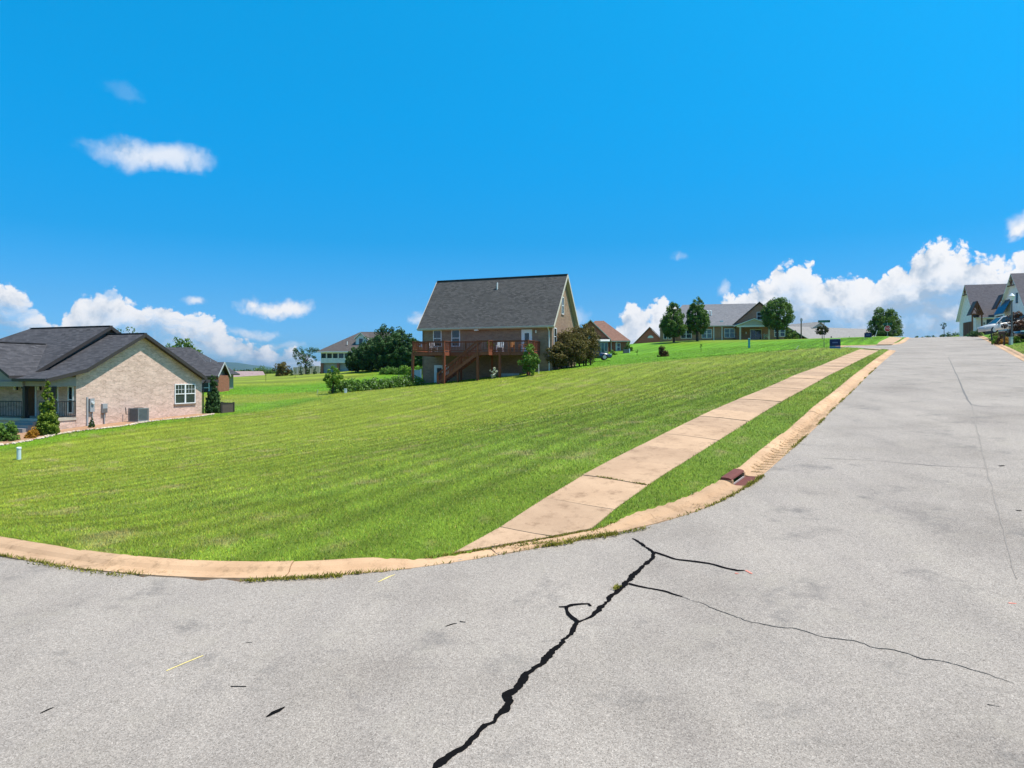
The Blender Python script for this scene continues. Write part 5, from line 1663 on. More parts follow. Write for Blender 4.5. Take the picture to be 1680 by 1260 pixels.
def brick_house_fittings():
    # air conditioner
    p = by_a(.85, 3.45); p.z += .03
    t = empty('air_conditioner', p, A.rotation_euler.z, 'grey louvred air conditioner on a pad against the tan brick gable', 'air conditioner')
    MB().box(-.45, .45, -.45, .45, -.2, .08).build('pad', CONC, t)
    b = MB(); b.box(-.34, .34, -.34, .34, .1, .80)
    b.box(-.39, .39, -.39, .39, .08, .14); b.box(-.39, .39, -.39, .39, .80, .86); bo = b.build('casing', AC_GREY, t)
    for x in (-.37, .37):
        for y in (-.37, .37): MB().box(x - .025, x + .025, y - .025, y + .025, .14, .80).build('corner_post', AC_GREY, bo)
    lv = None
    for side in range(4):
        for k in range(9):
            if lv is None: lv = MB().box(-.36, .36, -.385, -.36, -.012, .012).build('louvre', AC_GREY, bo); o = lv
            else: o = lv.copy(); COL.objects.link(o); o.parent = bo
            o.location = (0, 0, .19 + k * .07); o.rotation_euler = (0, 0, side * math.pi / 2)
    MB().tube([(0, 0, .86), (0, 0, .885)], [.30, .26], 16).build('fan_guard', BLACK, t)
    MB().tube([(-.35, -.3, .5), (-.62, -.34, .5), (-.66, -.34, .9)], .025, 6).build('coolant_line', BLACK, t)
    # electric meter
    p = by_a(0, .92)
    t = empty('electric_meter', p, A.rotation_euler.z, 'grey electric meter box with conduit on the tan brick wall, left of the smaller box', 'meter')
    MB().box(.006, .13, -.14, .14, .85, 1.62).build('meter_box', GREY_BOX, t)
    MB().tube([(.13, 0, 1.38), (.22, 0, 1.38)], .085, 14).build('meter_dial', paint('meter_glass', (.55, .57, .58), .15, .05), t)
    MB().box(.005, .06, -.3, -.2, -.1, 1.7).build('conduit', GREY_BOX, t)
    MB().tube([(.06, .05, -.1), (.06, .05, .85)], .03, 7).build('conduit', GREY_BOX, t)
    p = by_a(0, 1.75)
    t = empty('utility_box', p, A.rotation_euler.z, 'smaller grey utility box on one conduit, between meter and air conditioner', 'utility box')
    MB().box(.006, .14, -.16, .16, .72, 1.25).build('box_body', GREY_BOX, t)
    MB().box(.142, .155, -.14, .14, .74, .98).build('cover', paint('box_cover', (.13, .12, .12), .5), t)
    MB().tube([(.07, 0, -.1), (.07, 0, .72)], .035, 7).build('conduit', GREY_BOX, t)
    # planting bed of red clay with a stone edge
    V = []; Fq = []; xs = np.linspace(.01, 1, 5); ys = np.linspace(-5.6, 9.2, 46)
    for y in ys:
        for x in xs:
            q = house_pt(A, x * (1.45 + .25 * math.sin(y * 1.1)) - (1.2 if y < -1.6 else 0) * (1 - x) - (0 if y > -1.6 else .0), y)
            V.append((q.x, q.y, G(q.x, q.y) + .035))
    for j in range(len(ys) - 1):
        for i in range(4): Fq.append((j * 5 + i, j * 5 + i + 1, (j + 1) * 5 + i + 1, (j + 1) * 5 + i))
    bed = np_mesh('planting_bed', V, Fq, concrete_mat('clay', (.36, .20, .115), (.46, .29, .18), (.22, .10, .05), .6), smooth=True); bed['kind'] = 'structure'
    st = []; sf = []
    for k in range(330):
        y = rnd.uniform(-5.6, 9.2); x = (1.45 + .25 * math.sin(y * 1.1)) + rnd.gauss(0, .07)
        q = house_pt(A, x, y); r_ = rnd.uniform(.035, .085); m = MB().ball((q.x, q.y, G(q.x, q.y) + r_ * .45), r_, 6, 4, .65)
        b0 = len(st); st += [(v[0] + rnd.uniform(-.01, .01), v[1] + rnd.uniform(-.01, .01), v[2]) for v in m.v]; sf += [[i + b0 for i in f] for f in m.f]
    me = bpy.data.meshes.new('edging_stones'); me.from_pydata(st, [], sf)
    o = link('edging_stones', me, paint('edging_stone', (.52, .42, .32), .85, .3, 4.0)); put(o, 'loose pale stones edging the clay bed of the tan bungalow', 'stones', kind='stuff')


brick_house_fittings()


def cleanout_pipe(px, Y, h, r_, label):
    t = empty('cleanout_pipe', put_at(px, Y), 0, label, 'pipe')
    MB().tube([(0, 0, -.2), (0, 0, h - .06)], r_, 14).build('pipe', paint('pale_pipe', (.50, .62, .64), .4, .06), t)
    MB().tube([(0, 0, h - .06), (0, 0, h), (0, 0, h + .02)], [r_ * 1.18, r_ * 1.18, r_ * .7], 14).build('cap', paint('pipe_cap', (.72, .75, .74), .4, .05), t)


cleanout_pipe(31, 31.2, .56, .085, 'short pale capped pipe standing in the lawn before the tan bungalow')


def stake(px, Y, h, r_, c, label, cat='stake', lean=0.0):
    t = empty('marker_stake', put_at(px, Y), 0, label, cat)
    MB().box(-r_, r_, -r_ * .4, r_ * .4, -.2, h).build('post', paint('stake_' + label[:5].strip(), c, .6, .08), t)
    MB().box(-r_ * 1.1, r_ * 1.1, -r_ * .5, r_ * .5, h + .001, h + .05).build('tip', WHITE, t)
    t.rotation_euler = (0, lean, 0)


stake(884, 63.3, .82, .035, (.70, .68, .62), 'white wooden stake beside the young tree by the deck')
stake(1229, 84, 1.15, .11, (.02, .22, .26), 'teal flat utility marker post on the lawn below the porch', 'marker')
stake(1306, 62, .38, .02, (.62, .6, .5), 'thin leaning pale stake near the upper sidewalk', 'stake', .55)
stake(567, 60.2, .36, .10, (.72, .72, .70), 'short white block marker at the foot of the flowering hedge', 'marker')
stake(520, 61.0, .40, .02, (.66, .66, .58), 'thin white stake in the grass left of the flowering hedge', 'stake', .2)
stake(1436, 100, .9, .035, (.7, .7, .68), 'leaning white stake under the dome-shaped tree', 'stake', .3)


def pad_and_screen():
    m = MB(); pts = [(-2.3, -.35), (.35, -.35), (.9, -3.0), (-2.3, -2.7)][::-1]
    q = []
    for a, b in pts:
        w = house_pt(HOUSE_B, a, b); q.append((w.x, w.y, G(w.x, w.y) + .12))
    o = m.slab(q, .3).build('concrete_pad', CONC); put(o, 'pale concrete pad at the left foot of the deck', 'concrete pad')
    w = house_pt(HOUSE_B, .75, -2.3); w.z = G(w.x, w.y)
    t = empty('privacy_screen', w, HOUSE_B.rotation_euler.z, 'white slatted screen standing under the left end of the deck', 'screen')
    for x in (-.62, .36): MB().box(x - .06, x + .06, -.06, .06, -.1, 1.55).build('post', WHITE, t)
    for k in range(8): MB().box(-.55 + k * .106, -.452 + k * .106, -.02, .02, .02, 1.45).build('slat', paint('screen_slat', (.52, .56, .58), .5, .05), t)
    w = house_pt(HOUSE_B, 10.2, -2.2); w.z = G(w.x, w.y)
    o = MB().box(-.95, .95, -.12, .12, -.2, .24).build('landscape_timber', paint('grey_timber', (.34, .32, .30), .8, .1)); o.location = w; o.rotation_euler = (0, 0, HOUSE_B.rotation_euler.z)
    put(o, 'weathered grey timber lying under the deck near the young tree', 'timber')


pad_and_screen()


def chair(a, b, rz, mat, label, w=.62, h=1.02, arms=True):
    p = house_pt(HOUSE_B, a, -b, DECK_Z)
    t = empty('deck_chair', p, HOUSE_B.rotation_euler.z + rz, label, 'chair')
    for x in (-w / 2 + .03, w / 2 - .03):
        for y in (-.25, .25): MB().box(x - .025, x + .025, y - .025, y + .025, 0, .42 if y < 0 else .5).build('leg', mat, t)
        if arms:
            MB().box(x - .05, x + .05, -.32, .3, .62, .65).build('armrest', mat, t)
            MB().box(x - .02, x + .02, -.28, -.24, .42, .62).build('arm_post', mat, t)
    for k in range(5): MB().box(-w / 2, w / 2, -.28 + k * .11, -.19 + k * .11, .42, .45).build('seat_slat', mat, t)
    n = 5
    for k in range(n):
        x = -w / 2 + .06 + k * (w - .12) / (n - 1)
        MB().beam((x, .26, .45), (x, .42, h), .07, .02, up=(0, 1, 0)).build('back_slat', mat, t)
    MB().beam((-w / 2, .40, h - .05), (w / 2, .40, h - .05), .03, .08).build('top_rail', mat, t)


CH_W = paint('chair_white', (.76, .77, .78), .5, .05); CH_O = wood('chair_orange', (.50, .20, .055))
chair(9.05, 1.6, .2, CH_W, 'white slatted chair on the deck behind the middle railing')
chair(10.3, 1.9, .4, CH_O, 'left of two orange wooden chairs on the deck near the door')
chair(11.5, 2.0, -.5, CH_O, 'right of two orange wooden chairs on the deck near the door')
chair(2.6, 2.6, .9, paint('chair_grey', (.26, .24, .25), .5), 'grey slatted chair at the left end of the deck')
chair(3.6, 2.2, -.4, paint('chair_brown', (.22, .15, .12), .5), 'brown slatted chair at the left end of the deck beside the grey chair')
p = house_pt(HOUSE_B, 8.2, -1.9, DECK_Z)
t = plant('potted_plant', p + Vector((0, 0, .32)), .75, .75, 'vase', LEAF_LIGHT, 500, .07, 'leafy yellow-green plant in a pot on the deck left of the white chair', 'plant', lump=.35, nl=14)
MB().tube([(0, 0, -.32), (0, 0, .04), (0, 0, .045)], [.15, .21, .18], 12).build('pot', paint('clay_pot', (.30, .13, .07), .8), t)


# ---- cars
TYRE = paint('tyre', (.016, .016, .017), .8, .1); RIM = paint('rim', (.48, .49, .50), .3, .05, metal=.7)


def car(name, pos, rz, pitch, paintm, label, L_=4.7, W_=1.82, kind='sedan'):
    t = empty(name, pos, 0, label, 'car')
    t.rotation_euler = (0, pitch, rz)
    if kind == 'sedan':
        st = [(0, .32, .58, .70), (.12, .24, .66, .84), (.9, .22, .80, .90), (1.35, .22, .86, .91), (2.2, .22, .89, .91), (3.3, .22, .90, .91), (4.1, .24, .92, .90), (4.55, .28, .88, .84), (4.7, .40, .72, .72)]
        gh = [(1.30, .87), (2.05, 1.38), (2.9, 1.43), (3.5, 1.34), (4.25, .92)]
    else:
        st = [(0, .36, .70, .72), (.12, .28, .84, .86), (.9, .26, .98, .92), (1.3, .26, 1.02, .93), (2.2, .26, 1.04, .93), (3.4, .26, 1.06, .93), (4.3, .28, 1.07, .92), (4.62, .34, 1.04, .88), (4.7, .45, .9, .80)]
        gh = [(1.15, 1.02), (1.95, 1.62), (3.0, 1.70), (4.1, 1.64), (4.62, 1.08)]
    k = L_ / 4.7
    V, Fc = [], []
    ring = [(-1, 0), (-1.0, .35), (-.985, .72), (-.90, 1.0), (0, 1.03), (.90, 1.0), (.985, .72), (1.0, .35), (1, 0), (0, -.02)]
    for x, zb, zt, hw in st:
        for a, b in ring: V.append((x * k, a * hw * W_ / 1.82, zb + (zt - zb) * b))
    n = len(ring)
    for i in range(len(st) - 1):
        for j in range(n): Fc.append([i * n + j, i * n + (j + 1) % n, (i + 1) * n + (j + 1) % n, (i + 1) * n + j])
    Fc += [list(range(n))[::-1], [(len(st) - 1) * n + j for j in range(n)]]
    me = bpy.data.meshes.new('body'); me.from_pydata(V, [], Fc); me.polygons.foreach_set('use_smooth', [True] * len(Fc))
    body = link('body', me, paintm, t)
    # cabin: painted roof and pillars, dark glass
    zt = gh[0][1]
    V, Fc = [], []
    for x, z in gh:
        f = (z - zt) / 0.6; hwb = .86 * W_ / 1.82; hwt = (.86 - .24 * min(1, max(0, f))) * W_ / 1.82
        V += [(x * k, -hwb, zt - .03), (x * k, -hwt, z), (x * k, hwt, z), (x * k, hwb, zt - .03)]
    for i in range(len(gh) - 1):
        for j in range(3): Fc.append([i * 4 + j, i * 4 + j + 1, (i + 1) * 4 + j + 1, (i + 1) * 4 + j])
    me = bpy.data.meshes.new('cabin'); me.from_pydata(V, [], Fc); link('cabin', me, GLASS_CAR, t)
    rf = MB()
    r_ = [(x, z) for x, z in gh]
    for i in (1, 2):
        (x0, z0), (x1, z1) = r_[i], r_[i + 1]
        w0 = (.86 - .24 * min(1, (z0 - zt) / .6)) * W_ / 1.82 + .012; w1 = (.86 - .24 * min(1, (z1 - zt) / .6)) * W_ / 1.82 + .012
        rf.slab([(x0 * k, -w0, z0 + .02), (x1 * k, -w1, z1 + .02), (x1 * k, w1, z1 + .02), (x0 * k, w0, z0 + .02)], .06)
    rf.build('roof', paintm, t)
    for sgn in (-1, 1):
        for i in (0, 2, 3):
            (x0, z0), (x1, z1) = gh[i], gh[i + 1]
            if i == 2: x0, z0, x1, z1 = gh[2][0], zt, gh[2][0] + .05, gh[2][1]
            w0 = (.86 - .24 * min(1, max(0, (z0 - zt) / .6))) * W_ / 1.82 + .01; w1 = (.86 - .24 * min(1, max(0, (z1 - zt) / .6))) * W_ / 1.82 + .01
            MB().beam((x0 * k, sgn * w0, z0), (x1 * k, sgn * w1, z1), .07, .07).build('pillar', paintm, t)
        for x in (.85, 3.75):
            wm = MB().tube([(0, -.11, 0), (0, .11, 0)], .33 if kind == 'sedan' else .37, 18).build('wheel', TYRE, t); wm.location = (x * k, sgn * .80 * W_ / 1.82, .33)
            MB().tube([(0, sgn * .105, 0), (0, sgn * .125, 0)], .21, 12).build('rim', RIM, wm)
        MB().box(.02, .22, sgn * .70 - .14, sgn * .70 + .14, .58 if kind == 'sedan' else .68, .70 if kind == 'sedan' else .82).build('headlight', paint('lamp_lens', (.7, .72, .74), .15, .03), t)
        MB().box(L_ - .12, L_ + .01, sgn * .68 - .14, sgn * .68 + .14, .66, .80).build('tail_light', paint('tail_lens', (.35, .01, .01), .2, .05), t)
        MB().box(1.42 * k, 1.60 * k, sgn * .98 - .08, sgn * .98 + .08, zt + .02, zt + .16).build('mirror', paintm, t)
    return t


GLASS_CAR = glass_mat('car_glass', (.012, .016, .02), .05)
# blue car parked beyond the bronze bushes, nose to the right
e = put_at(1003, 80.5)
car('parked_car', e + Vector((0, 0, .06)), math.pi - .05, 0, paint('navy_paint', (.010, .022, .065), .22, .05, spec=.6), 'dark blue car parked beyond the bronze bushes, nose showing', 4.6)
e = at(1611, 80.0)
w = at(1665, 78)
car('parked_car', Vector((e.x, e.y, H + 4.35)), -.12, -.13, paint('silver_paint', (.50, .48, .47), .35, .05, metal=.1), 'silver estate car on the sloping drive before the white farmhouses', 4.9, 1.9, 'suv')
e = at(1669, 63)
car('parked_car', Vector((e.x, e.y, G(e.x, e.y) + .35)), -.25, 0, paint('black_paint', (.02, .02, .024), .2, .05, spec=.6), 'black car nose at the picture edge beyond the lamp post', 4.6)

# ---- street furniture
def lamp_post():
    t = empty('lamp_post', put_at(1660, 62), 0, 'grey lamp post with a white lantern top in front of the white farmhouse', 'lamp post')
    GP = paint('post_grey', (.10, .11, .12), .5)
    MB().tube([(0, 0, -.2), (0, 0, .9), (0, 0, .95), (0, 0, 3.75)], [.10, .09, .06, .05], 10).build('post', GP, t)
    MB().tube([(0, 0, 3.75), (0, 0, 3.85)], [.05, .13], 10).build('collar', GP, t)
    MB().tube([(0, 0, 3.85), (0, 0, 4.2)], [.12, .19], 10).build('lantern_glass', paint('lantern_glass', (.72, .74, .74), .25, .04), t)
    MB().tube([(0, 0, 4.2), (0, 0, 4.24), (0, 0, 4.42), (0, 0, 4.48)], [.24, .24, .09, .02], 10).build('lantern_cap', paint('lantern_cap', (.62, .64, .65), .4), t)
    t = empty('utility_pedestal', put_at(1658.6, 61.2), .2, 'small pale green utility pedestal at the foot of the lamp post', 'utility box')
    MB().box(-.12, .12, -.1, .1, -.1, .66).build('housing', paint('pale_green_box', (.33, .42, .40), .5), t)
    MB().box(-.14, .14, -.12, .12, .661, .72).build('lid', paint('pale_green_box', (.33, .42, .40), .5), t)


lamp_post()


def mailbox(px, Y, c, lean, label):
    t = empty('mailbox', put_at(px, Y), math.radians(-30), label, 'mailbox')
    t.rotation_euler = (0, lean, math.radians(-30))
    m = paint('mailbox_' + label[:5].strip(), c, .5)
    MB().box(-.055, .055, -.055, .055, -.25, 1.05).build('post', m, t)
    MB().beam((-.3, 0, .98), (.12, 0, .98), .08, .06).build('arm', m, t)
    pr = [(0, -.09, 1.02), (0, .09, 1.02), (0, .09, 1.16)] + [(0, .09 * math.cos(a), 1.16 + .09 * math.sin(a)) for a in np.linspace(.4, math.pi - .4, 5)] + [(0, -.09, 1.16)]
    b = MB().extrude([(p[0] - .42, p[1], p[2]) for p in pr], (.48, 0, 0)).build('box_body', m, t)
    MB().box(-.2, -.06, .095, .105, 1.12, 1.24).build('flag', paint('flag_red', (.4, .02, .02), .5), b)


mailbox(1628.5, 66, (.03, .035, .04), -.12, 'black leaning mailbox post at the kerb, left of the brown one')
mailbox(1647.5, 61, (.07, .035, .025), 0, 'brown mailbox post among orange flowers at the kerb')


def text(parent, s, size, loc, rot, mat, name='lettering'):
    cu = bpy.data.curves.new(name, 'FONT'); cu.body = s; cu.size = size; cu.align_x = 'CENTER'; cu.align_y = 'CENTER'; cu.extrude = .002
    cu.materials.append(mat)
    tmp = bpy.data.objects.new(name, cu)
    me = bpy.data.meshes.new_from_object(tmp)
    bpy.data.objects.remove(tmp)
    me.materials.clear()
    o = link(name, me, mat, parent); o.location = loc; o.rotation_euler = rot
    return o


def signs():
    FACE = math.pi / 2
    GREEN = paint('sign_green', (.01, .10, .065), .35, .05); SW = paint('sign_white', (.80, .80, .80), .4, .02); RED = paint('sign_red', (.50, .015, .02), .35, .05)
    STEEL = paint('galvanised', (.33, .34, .35), .4, .1, metal=.5)
    # stop sign
    t = empty('stop_sign', put_at(1456, 98), -math.atan2(54.0, 98.0) * .85, 'red stop sign with a green street blade above, before the dome-shaped tree', 'sign')
    MB().box(-.03, .03, -.03, .03, -.3, 2.0).build('post', STEEL, t)
    oc = lambda r_, y: [(r_ * math.cos(math.pi / 8 + k * math.pi / 4), y, 1.12 + r_ * math.sin(math.pi / 8 + k * math.pi / 4)) for k in range(8)]
    MB().extrude(oc(.43, -.045), (0, .012, 0)).build('sign_border', SW, t)
    MB().extrude(oc(.395, -.050), (0, .004, 0)).build('sign_face', RED, t)
    text(t, 'STOP', .36, (0, -.055, 1.12), (FACE, 0, 0), SW)
    bl = MB().box(-.55, .55, -.02, .02, 1.66, 1.88).build('street_blade', GREEN, t)
    # street name sign
    t = empty('street_sign', put_at(1352, 62), -.42, 'dark green street name blade on a tall thin post above the lawn', 'sign')
    MB().tube([(0, 0, -.3), (0, 0, 2.22)], .025, 8).build('post', paint('dark_post', (.06, .065, .07), .5), t)
    b = MB().box(-.48, .48, -.012, .012, 2.22, 2.42).build('street_blade', GREEN, t)
    MB().box(-.34, .34, -.017, -.0125, 2.295, 2.345).build('lettering_strip', paint('sign_faded', (.10, .26, .20), .4), b)
    # yard signs
    NAVY = paint('sign_navy', (.006, .018, .085), .4, .1); SKYB = paint('sign_blue', (.02, .12, .34), .4, .1)
    for px, Y, s_, lab in ((1370, 60, 1.0, 'nearer navy blue yard sign with a lighter blue strip below, by the street sign'), (1424, 82, .9, 'farther plain navy yard sign on the lawn before the dome-shaped tree')):
        t = empty('yard_sign', put_at(px, Y), -.45, lab, 'sign')
        for x in (-.38 * s_, .38 * s_): MB().box(x - .02, x + .02, -.015, .015, -.2, .86 * s_).build('leg', SW, t)
        MB().box(-.42 * s_, .42 * s_, -.03, -.016, .25 * s_, .84 * s_).build('panel', NAVY, t)
        MB().box(-.20 * s_, .22 * s_, -.034, -.031, .50 * s_, .60 * s_).build('print', paint('sign_print', (.10, .13, .30), .4), t)
        if s_ == 1.0:
            MB().box(-.42, .42, -.03, -.016, .06, .235).build('rider_panel', SKYB, t)
            MB().box(-.42, .42, -.031, -.017, .842, .87).build('top_rail', SW, t)
    # power pole
    t = empty('power_pole', put_at(1314.5, 122), 0, 'lone grey utility pole standing right of the porch house', 'pole')
    MB().tube([(0, 0, -.5), (0, 0, 3.6)], [.13, .10], 8).build('pole', BARK_PALE, t)
    MB().box(-.16, .16, -.16, .02, 3.1, 3.5).build('pole_cap', GREY_BOX, t)
    # utility cabinet by the red-roofed house
    t = empty('utility_box', put_at(1028, 97), 0, 'pale box unit beside the red brick house with the reddish roof', 'utility box')
    MB().box(-.45, .3, -.3, .3, -.1, .55).build('housing', paint('dark_box', (.10, .11, .13), .5), t); MB().box(.305, .42, -.32, .32, -.1, .62).build('end_panel', WHITE, t)


signs()


def pale_fence():
    t = empty('pale_fence', put_at(481, 131), 0, 'pale panelled fence behind the row of small evergreens', 'fence')
    x = 0.0
    for k in range(9):
        p = at(481 + k * 7.2, 131)
        o = MB().box(0, .76, -.03, .03, -.3, 1.35 + .1 * math.sin(k * 1.7)).build('fence_panel', paint('fence_cream', (.46, .42, .34), .7), t)
        o.location = (p.x - t.location.x, 0, p.z - t.location.z)
        o = MB().box(-.05, .0, -.05, .05, -.3, 1.5).build('fence_post', WHITE, t); o.location = (p.x - t.location.x, 0, p.z - t.location.z)


pale_fence()


# ---- storm drain
def storm_drain():
    mid = (DRAIN[0] + DRAIN[1]) / 2
    fx = lambda c: float(np.interp(c, cumA, EDGE_A[:, 0])); fy = lambda c: float(np.interp(c, cumA, EDGE_A[:, 1]))
    x0, y0 = fx(mid), fy(mid); tx, ty = fx(mid + .4) - fx(mid - .4), fy(mid + .4) - fy(mid - .4)
    t = empty('storm_drain', (x0, y0, float(road_z(x0, y0))), math.atan2(ty, tx), 'rust red iron storm drain inlet set into the kerb', 'storm drain')
    slope = (float(road_z(fx(mid + .6), fy(mid + .6))) - float(road_z(fx(mid - .6), fy(mid - .6)))) / 1.2
    t.rotation_euler = (0, -math.atan(slope), math.atan2(ty, tx))
    RUST = concrete_mat('rusted_iron', (.125, .042, .036), (.17, .062, .05), (.06, .03, .03), .5)
    hw = .402
    MB().slab([(-hw, .02, .012), (hw, .02, .012), (hw, .30, -.015), (-hw, .30, -.015)], .04).build('plate', RUST, t)
    MB().beam((-hw, .312, -.005), (hw, .312, -.005), .02, .03).build('plate_lip', paint('worn_iron', (.38, .32, .30), .5), t)
    pr = [(.335, .06), (.32, .085), (.33, .112), (.37, .128), (.44, .134), (.53, .130), (.53, .08), (.38, .055)]
    MB().extrude([(-hw, y, z) for y, z in pr], (2 * hw, 0, 0)).build('hood', RUST, t, smooth=False)
    MB().box(-hw, hw, .50, .55, -.25, .10).build('throat', paint('throat_black', (.008, .008, .008), .9), t)
    MB().box(-hw, hw, .32, .50, -.30, -.25).build('throat_floor', MATS['throat_black'], t)
    for x in (-hw - .001, hw - .07): MB().box(x, x + .07, .30, .55, -.2, .085).build('end_block', KERB_MAT, t)


storm_drain()


# ---- marks on the asphalt
def ribbon(name, pix, widths, mat, lift=.004, jag=.0, step=.06, parent=None, nseg=None):
    pts = np.array([on_road(*p) for p in pix]); w = np.asarray(widths, float)
    seg = np.hypot(*np.diff(pts, axis=0).T); cum = np.concatenate([[0], np.cumsum(seg)])
    n = max(3, int(cum[-1] / step)); t = np.linspace(0, cum[-1], n)
    c = np.stack([np.interp(t, cum, pts[:, 0]), np.interp(t, cum, pts[:, 1])], 1); ww = np.interp(t, cum, w)
    tan = np.gradient(c, axis=0); tan /= np.hypot(tan[:, 0], tan[:, 1])[:, None]; nor = np.stack([-tan[:, 1], tan[:, 0]], 1)
    j = lambda a: np.convolve(rng.normal(0, 1, n + 4), [.25, .3, .25, .2, .1], 'valid')[:n] * a
    c = c + nor * j(jag)[:, None]
    rag = lambda: j(.5 if jag else .1) + (rng.normal(0, .16, n) if jag > .01 else 0)
    l = c + nor * (ww / 2 * np.maximum(.25, 1 + rag()))[:, None]; r_ = c - nor * (ww / 2 * np.maximum(.25, 1 + rag()))[:, None]
    V = np.concatenate([np.c_[l, road_z(l[:, 0], l[:, 1]) + lift], np.c_[r_, road_z(r_[:, 0], r_[:, 1]) + lift]])
    q = np.array([[i, n + i, n + i + 1, i + 1] for i in range(n - 1)])
    return np_mesh(name, V, q, mat, parent)


def road_marks():
    TAR = paint('crack_sealant', (.006, .005, .005), .9, .3, 20, spec=.04)
    CRACK = paint('crack_dark', (.03, .027, .025), .9, .1)  # dark line colour of the hairline crack
    main = [(1036, 884), (1050, 890), (1058, 897), (1074, 908), (1068, 918), (1055, 930), (1040, 943), (1031, 955), (1020, 964), (1005, 976), (992, 990), (980, 1004), (962, 1017), (947, 1022),
            (940, 1036), (925, 1052), (905, 1071), (885, 1090), (862, 1108), (845, 1130), (836, 1142), (838, 1152), (828, 1165), (808, 1184), (788, 1202), (765, 1222), (740, 1240), (716, 1255), (700, 1275), (690, 1290)]
    wd = [.03, .06, .08, .08, .08, .07, .085, .10, .08, .075, .075, .06, .05, .055, .07, .075, .065, .075, .09, .085, .085, .075, .06, .06, .065, .07, .07, .075, .07, .07]
    ribbon('crack_sealant', main, [w * .86 for w in wd], TAR, .005, .014, .03, ROAD)
    ribbon('crack_sealant', [(1072, 906), (1090, 911), (1110, 918), (1140, 921), (1165, 925), (1190, 932), (1212, 937), (1222, 936)], [.05, .06, .05, .055, .05, .05, .045, .02], TAR, .0055, .006, .05, ROAD)
    ribbon('crack_sealant', [(1030, 958), (1045, 962), (1065, 965), (1090, 970), (1110, 976), (1120, 979)], [.05, .05, .05, .055, .05, .03], TAR, .0055, .006, .05, ROAD)
    ribbon('crack_sealant', [(947, 1020), (938, 1012), (931, 1004), (930, 997), (938, 993), (955, 991), (966, 991), (970, 995)], [.05, .055, .05, .05, .05, .05, .045, .03], TAR, .006, .004, .04, ROAD)
    ribbon('crack_sealant', [(917, 996), (925, 996), (940, 994)], [.03, .05, .04], TAR, .0065, .003, .04, ROAD)
    ribbon('hairline_crack', [(1120, 979), (1150, 990), (1190, 1007), (1230, 1020), (1262, 1027), (1300, 1032), (1350, 1045), (1400, 1052), (1440, 1064), (1490, 1073), (1520, 1081), (1560, 1092), (1610, 1104), (1665, 1120)],
           [.006, .008, .013, .010, .014, .012, .012, .014, .013, .012, .02, .009, .010, .006], CRACK, .004, .03, .035, ROAD)
    for pix, w in (([(437, 1177), (448, 1170), (458, 1166), (468, 1160)], [.01, .04, .045, .01]), ([(66, 1171), (78, 1165), (88, 1161)], [.008, .018, .008]), ([(378, 1127), (390, 1127), (404, 1127)], [.014, .018, .012]),
                   ([(731, 1028), (742, 1024), (750, 1023)], [.02, .03, .012]), ([(754, 1020), (764, 1021)], [.016, .02]), ([(404, 1055), (414, 1054)], [.014, .014]), ([(1620, 1156), (1640, 1160)], [.02, .01]), ([(1640, 765), (1648, 764)], [.05, .05]), ([(1668, 838), (1676, 838)], [.05, .04])):
        ribbon('tar_spot', pix, w, TAR, .0045, .004, .03, ROAD)
    YEL = paint('yellow_paint', (.72, .56, .20), .7, .15, 30); REDP = paint('red_spray', (.62, .22, .16), .8, .2, 30)
    ribbon('yellow_mark', [(273, 1101), (303, 1088), (334, 1076)], [.016, .022, .016], YEL, .004, .002, .04, ROAD)
    ribbon('yellow_mark', [(620, 955), (635, 948), (648, 943)], [.012, .025, .012], YEL, .004, .008, .03, ROAD)
    ribbon('red_mark', [(1206, 941), (1212, 942)], [.03, .01], REDP, .007, .006, .02, ROAD)
    ribbon('red_mark', [(1226, 936), (1233, 942)], [.035, .02], REDP, .007, .008, .02, ROAD)
    ribbon('red_mark', [(1655, 990), (1668, 991)], [.03, .02], REDP, .004, .008, .02, ROAD)
    seam = paint('paving_seam', (.165, .145, .13), .9, .2, 8)
    ribbon('paving_seam', [(1556, 586), (1568, 612), (1579, 638), (1588, 656), (1594, 664)], [.03, .04, .05, .05, .04], seam, .004, .008, .3, ROAD)
    faint = paint('faint_seam', (.245, .207, .176), .9, .15, 8)
    ribbon('paving_seam', [(1594, 664), (1602, 700), (1616, 760), (1632, 820), (1650, 885), (1668, 950)], [.022, .024, .02, .02, .016, .01], faint, .0045, .012, .12, ROAD)
    ribbon('paving_seam', [(1594, 664), (1610, 667), (1640, 668), (1680, 668)], [.05, .05, .03, .03], seam, .005, .006, .2, ROAD)
    ribbon('paving_seam', [(1350, 752), (1440, 756), (1530, 764), (1640, 770)], [.012, .018, .018, .01], seam, .004, .02, .1, ROAD)


road_marks()

# ------------------------------------------------------------------ driveways on the right-hand side, far hills
def drives():
    DRV = concrete_mat('drive_concrete', (.50, .40, .30), (.58, .47, .36), (.3, .22, .15), .3)
    for s0, s1, d1, lab in ((92, 98, 12, 'a'), (52.5, 57, 12, 'b'), (78.5, 80, 10, 'c')):
        V, q = [], []; ds = np.linspace(0, 1, 9)
        for i, s in enumerate(np.linspace(s0, s1, 5)):
            for f in ds:
                d = float(np.interp(s, [0, 94, 115], [3.8, 3.72, 3.45])) + KERB - .02 + f * (d1 - 4.3)
                x, y = XY(s, d); V.append((x, y, G(x, y) + .03))
        for i in range(4):
            for j in range(8): q.append((i * 9 + j, i * 9 + j + 1, (i + 1) * 9 + j + 1, (i + 1) * 9 + j))
        np_mesh('driveway', V, q, DRV)['kind'] = 'structure'


drives()


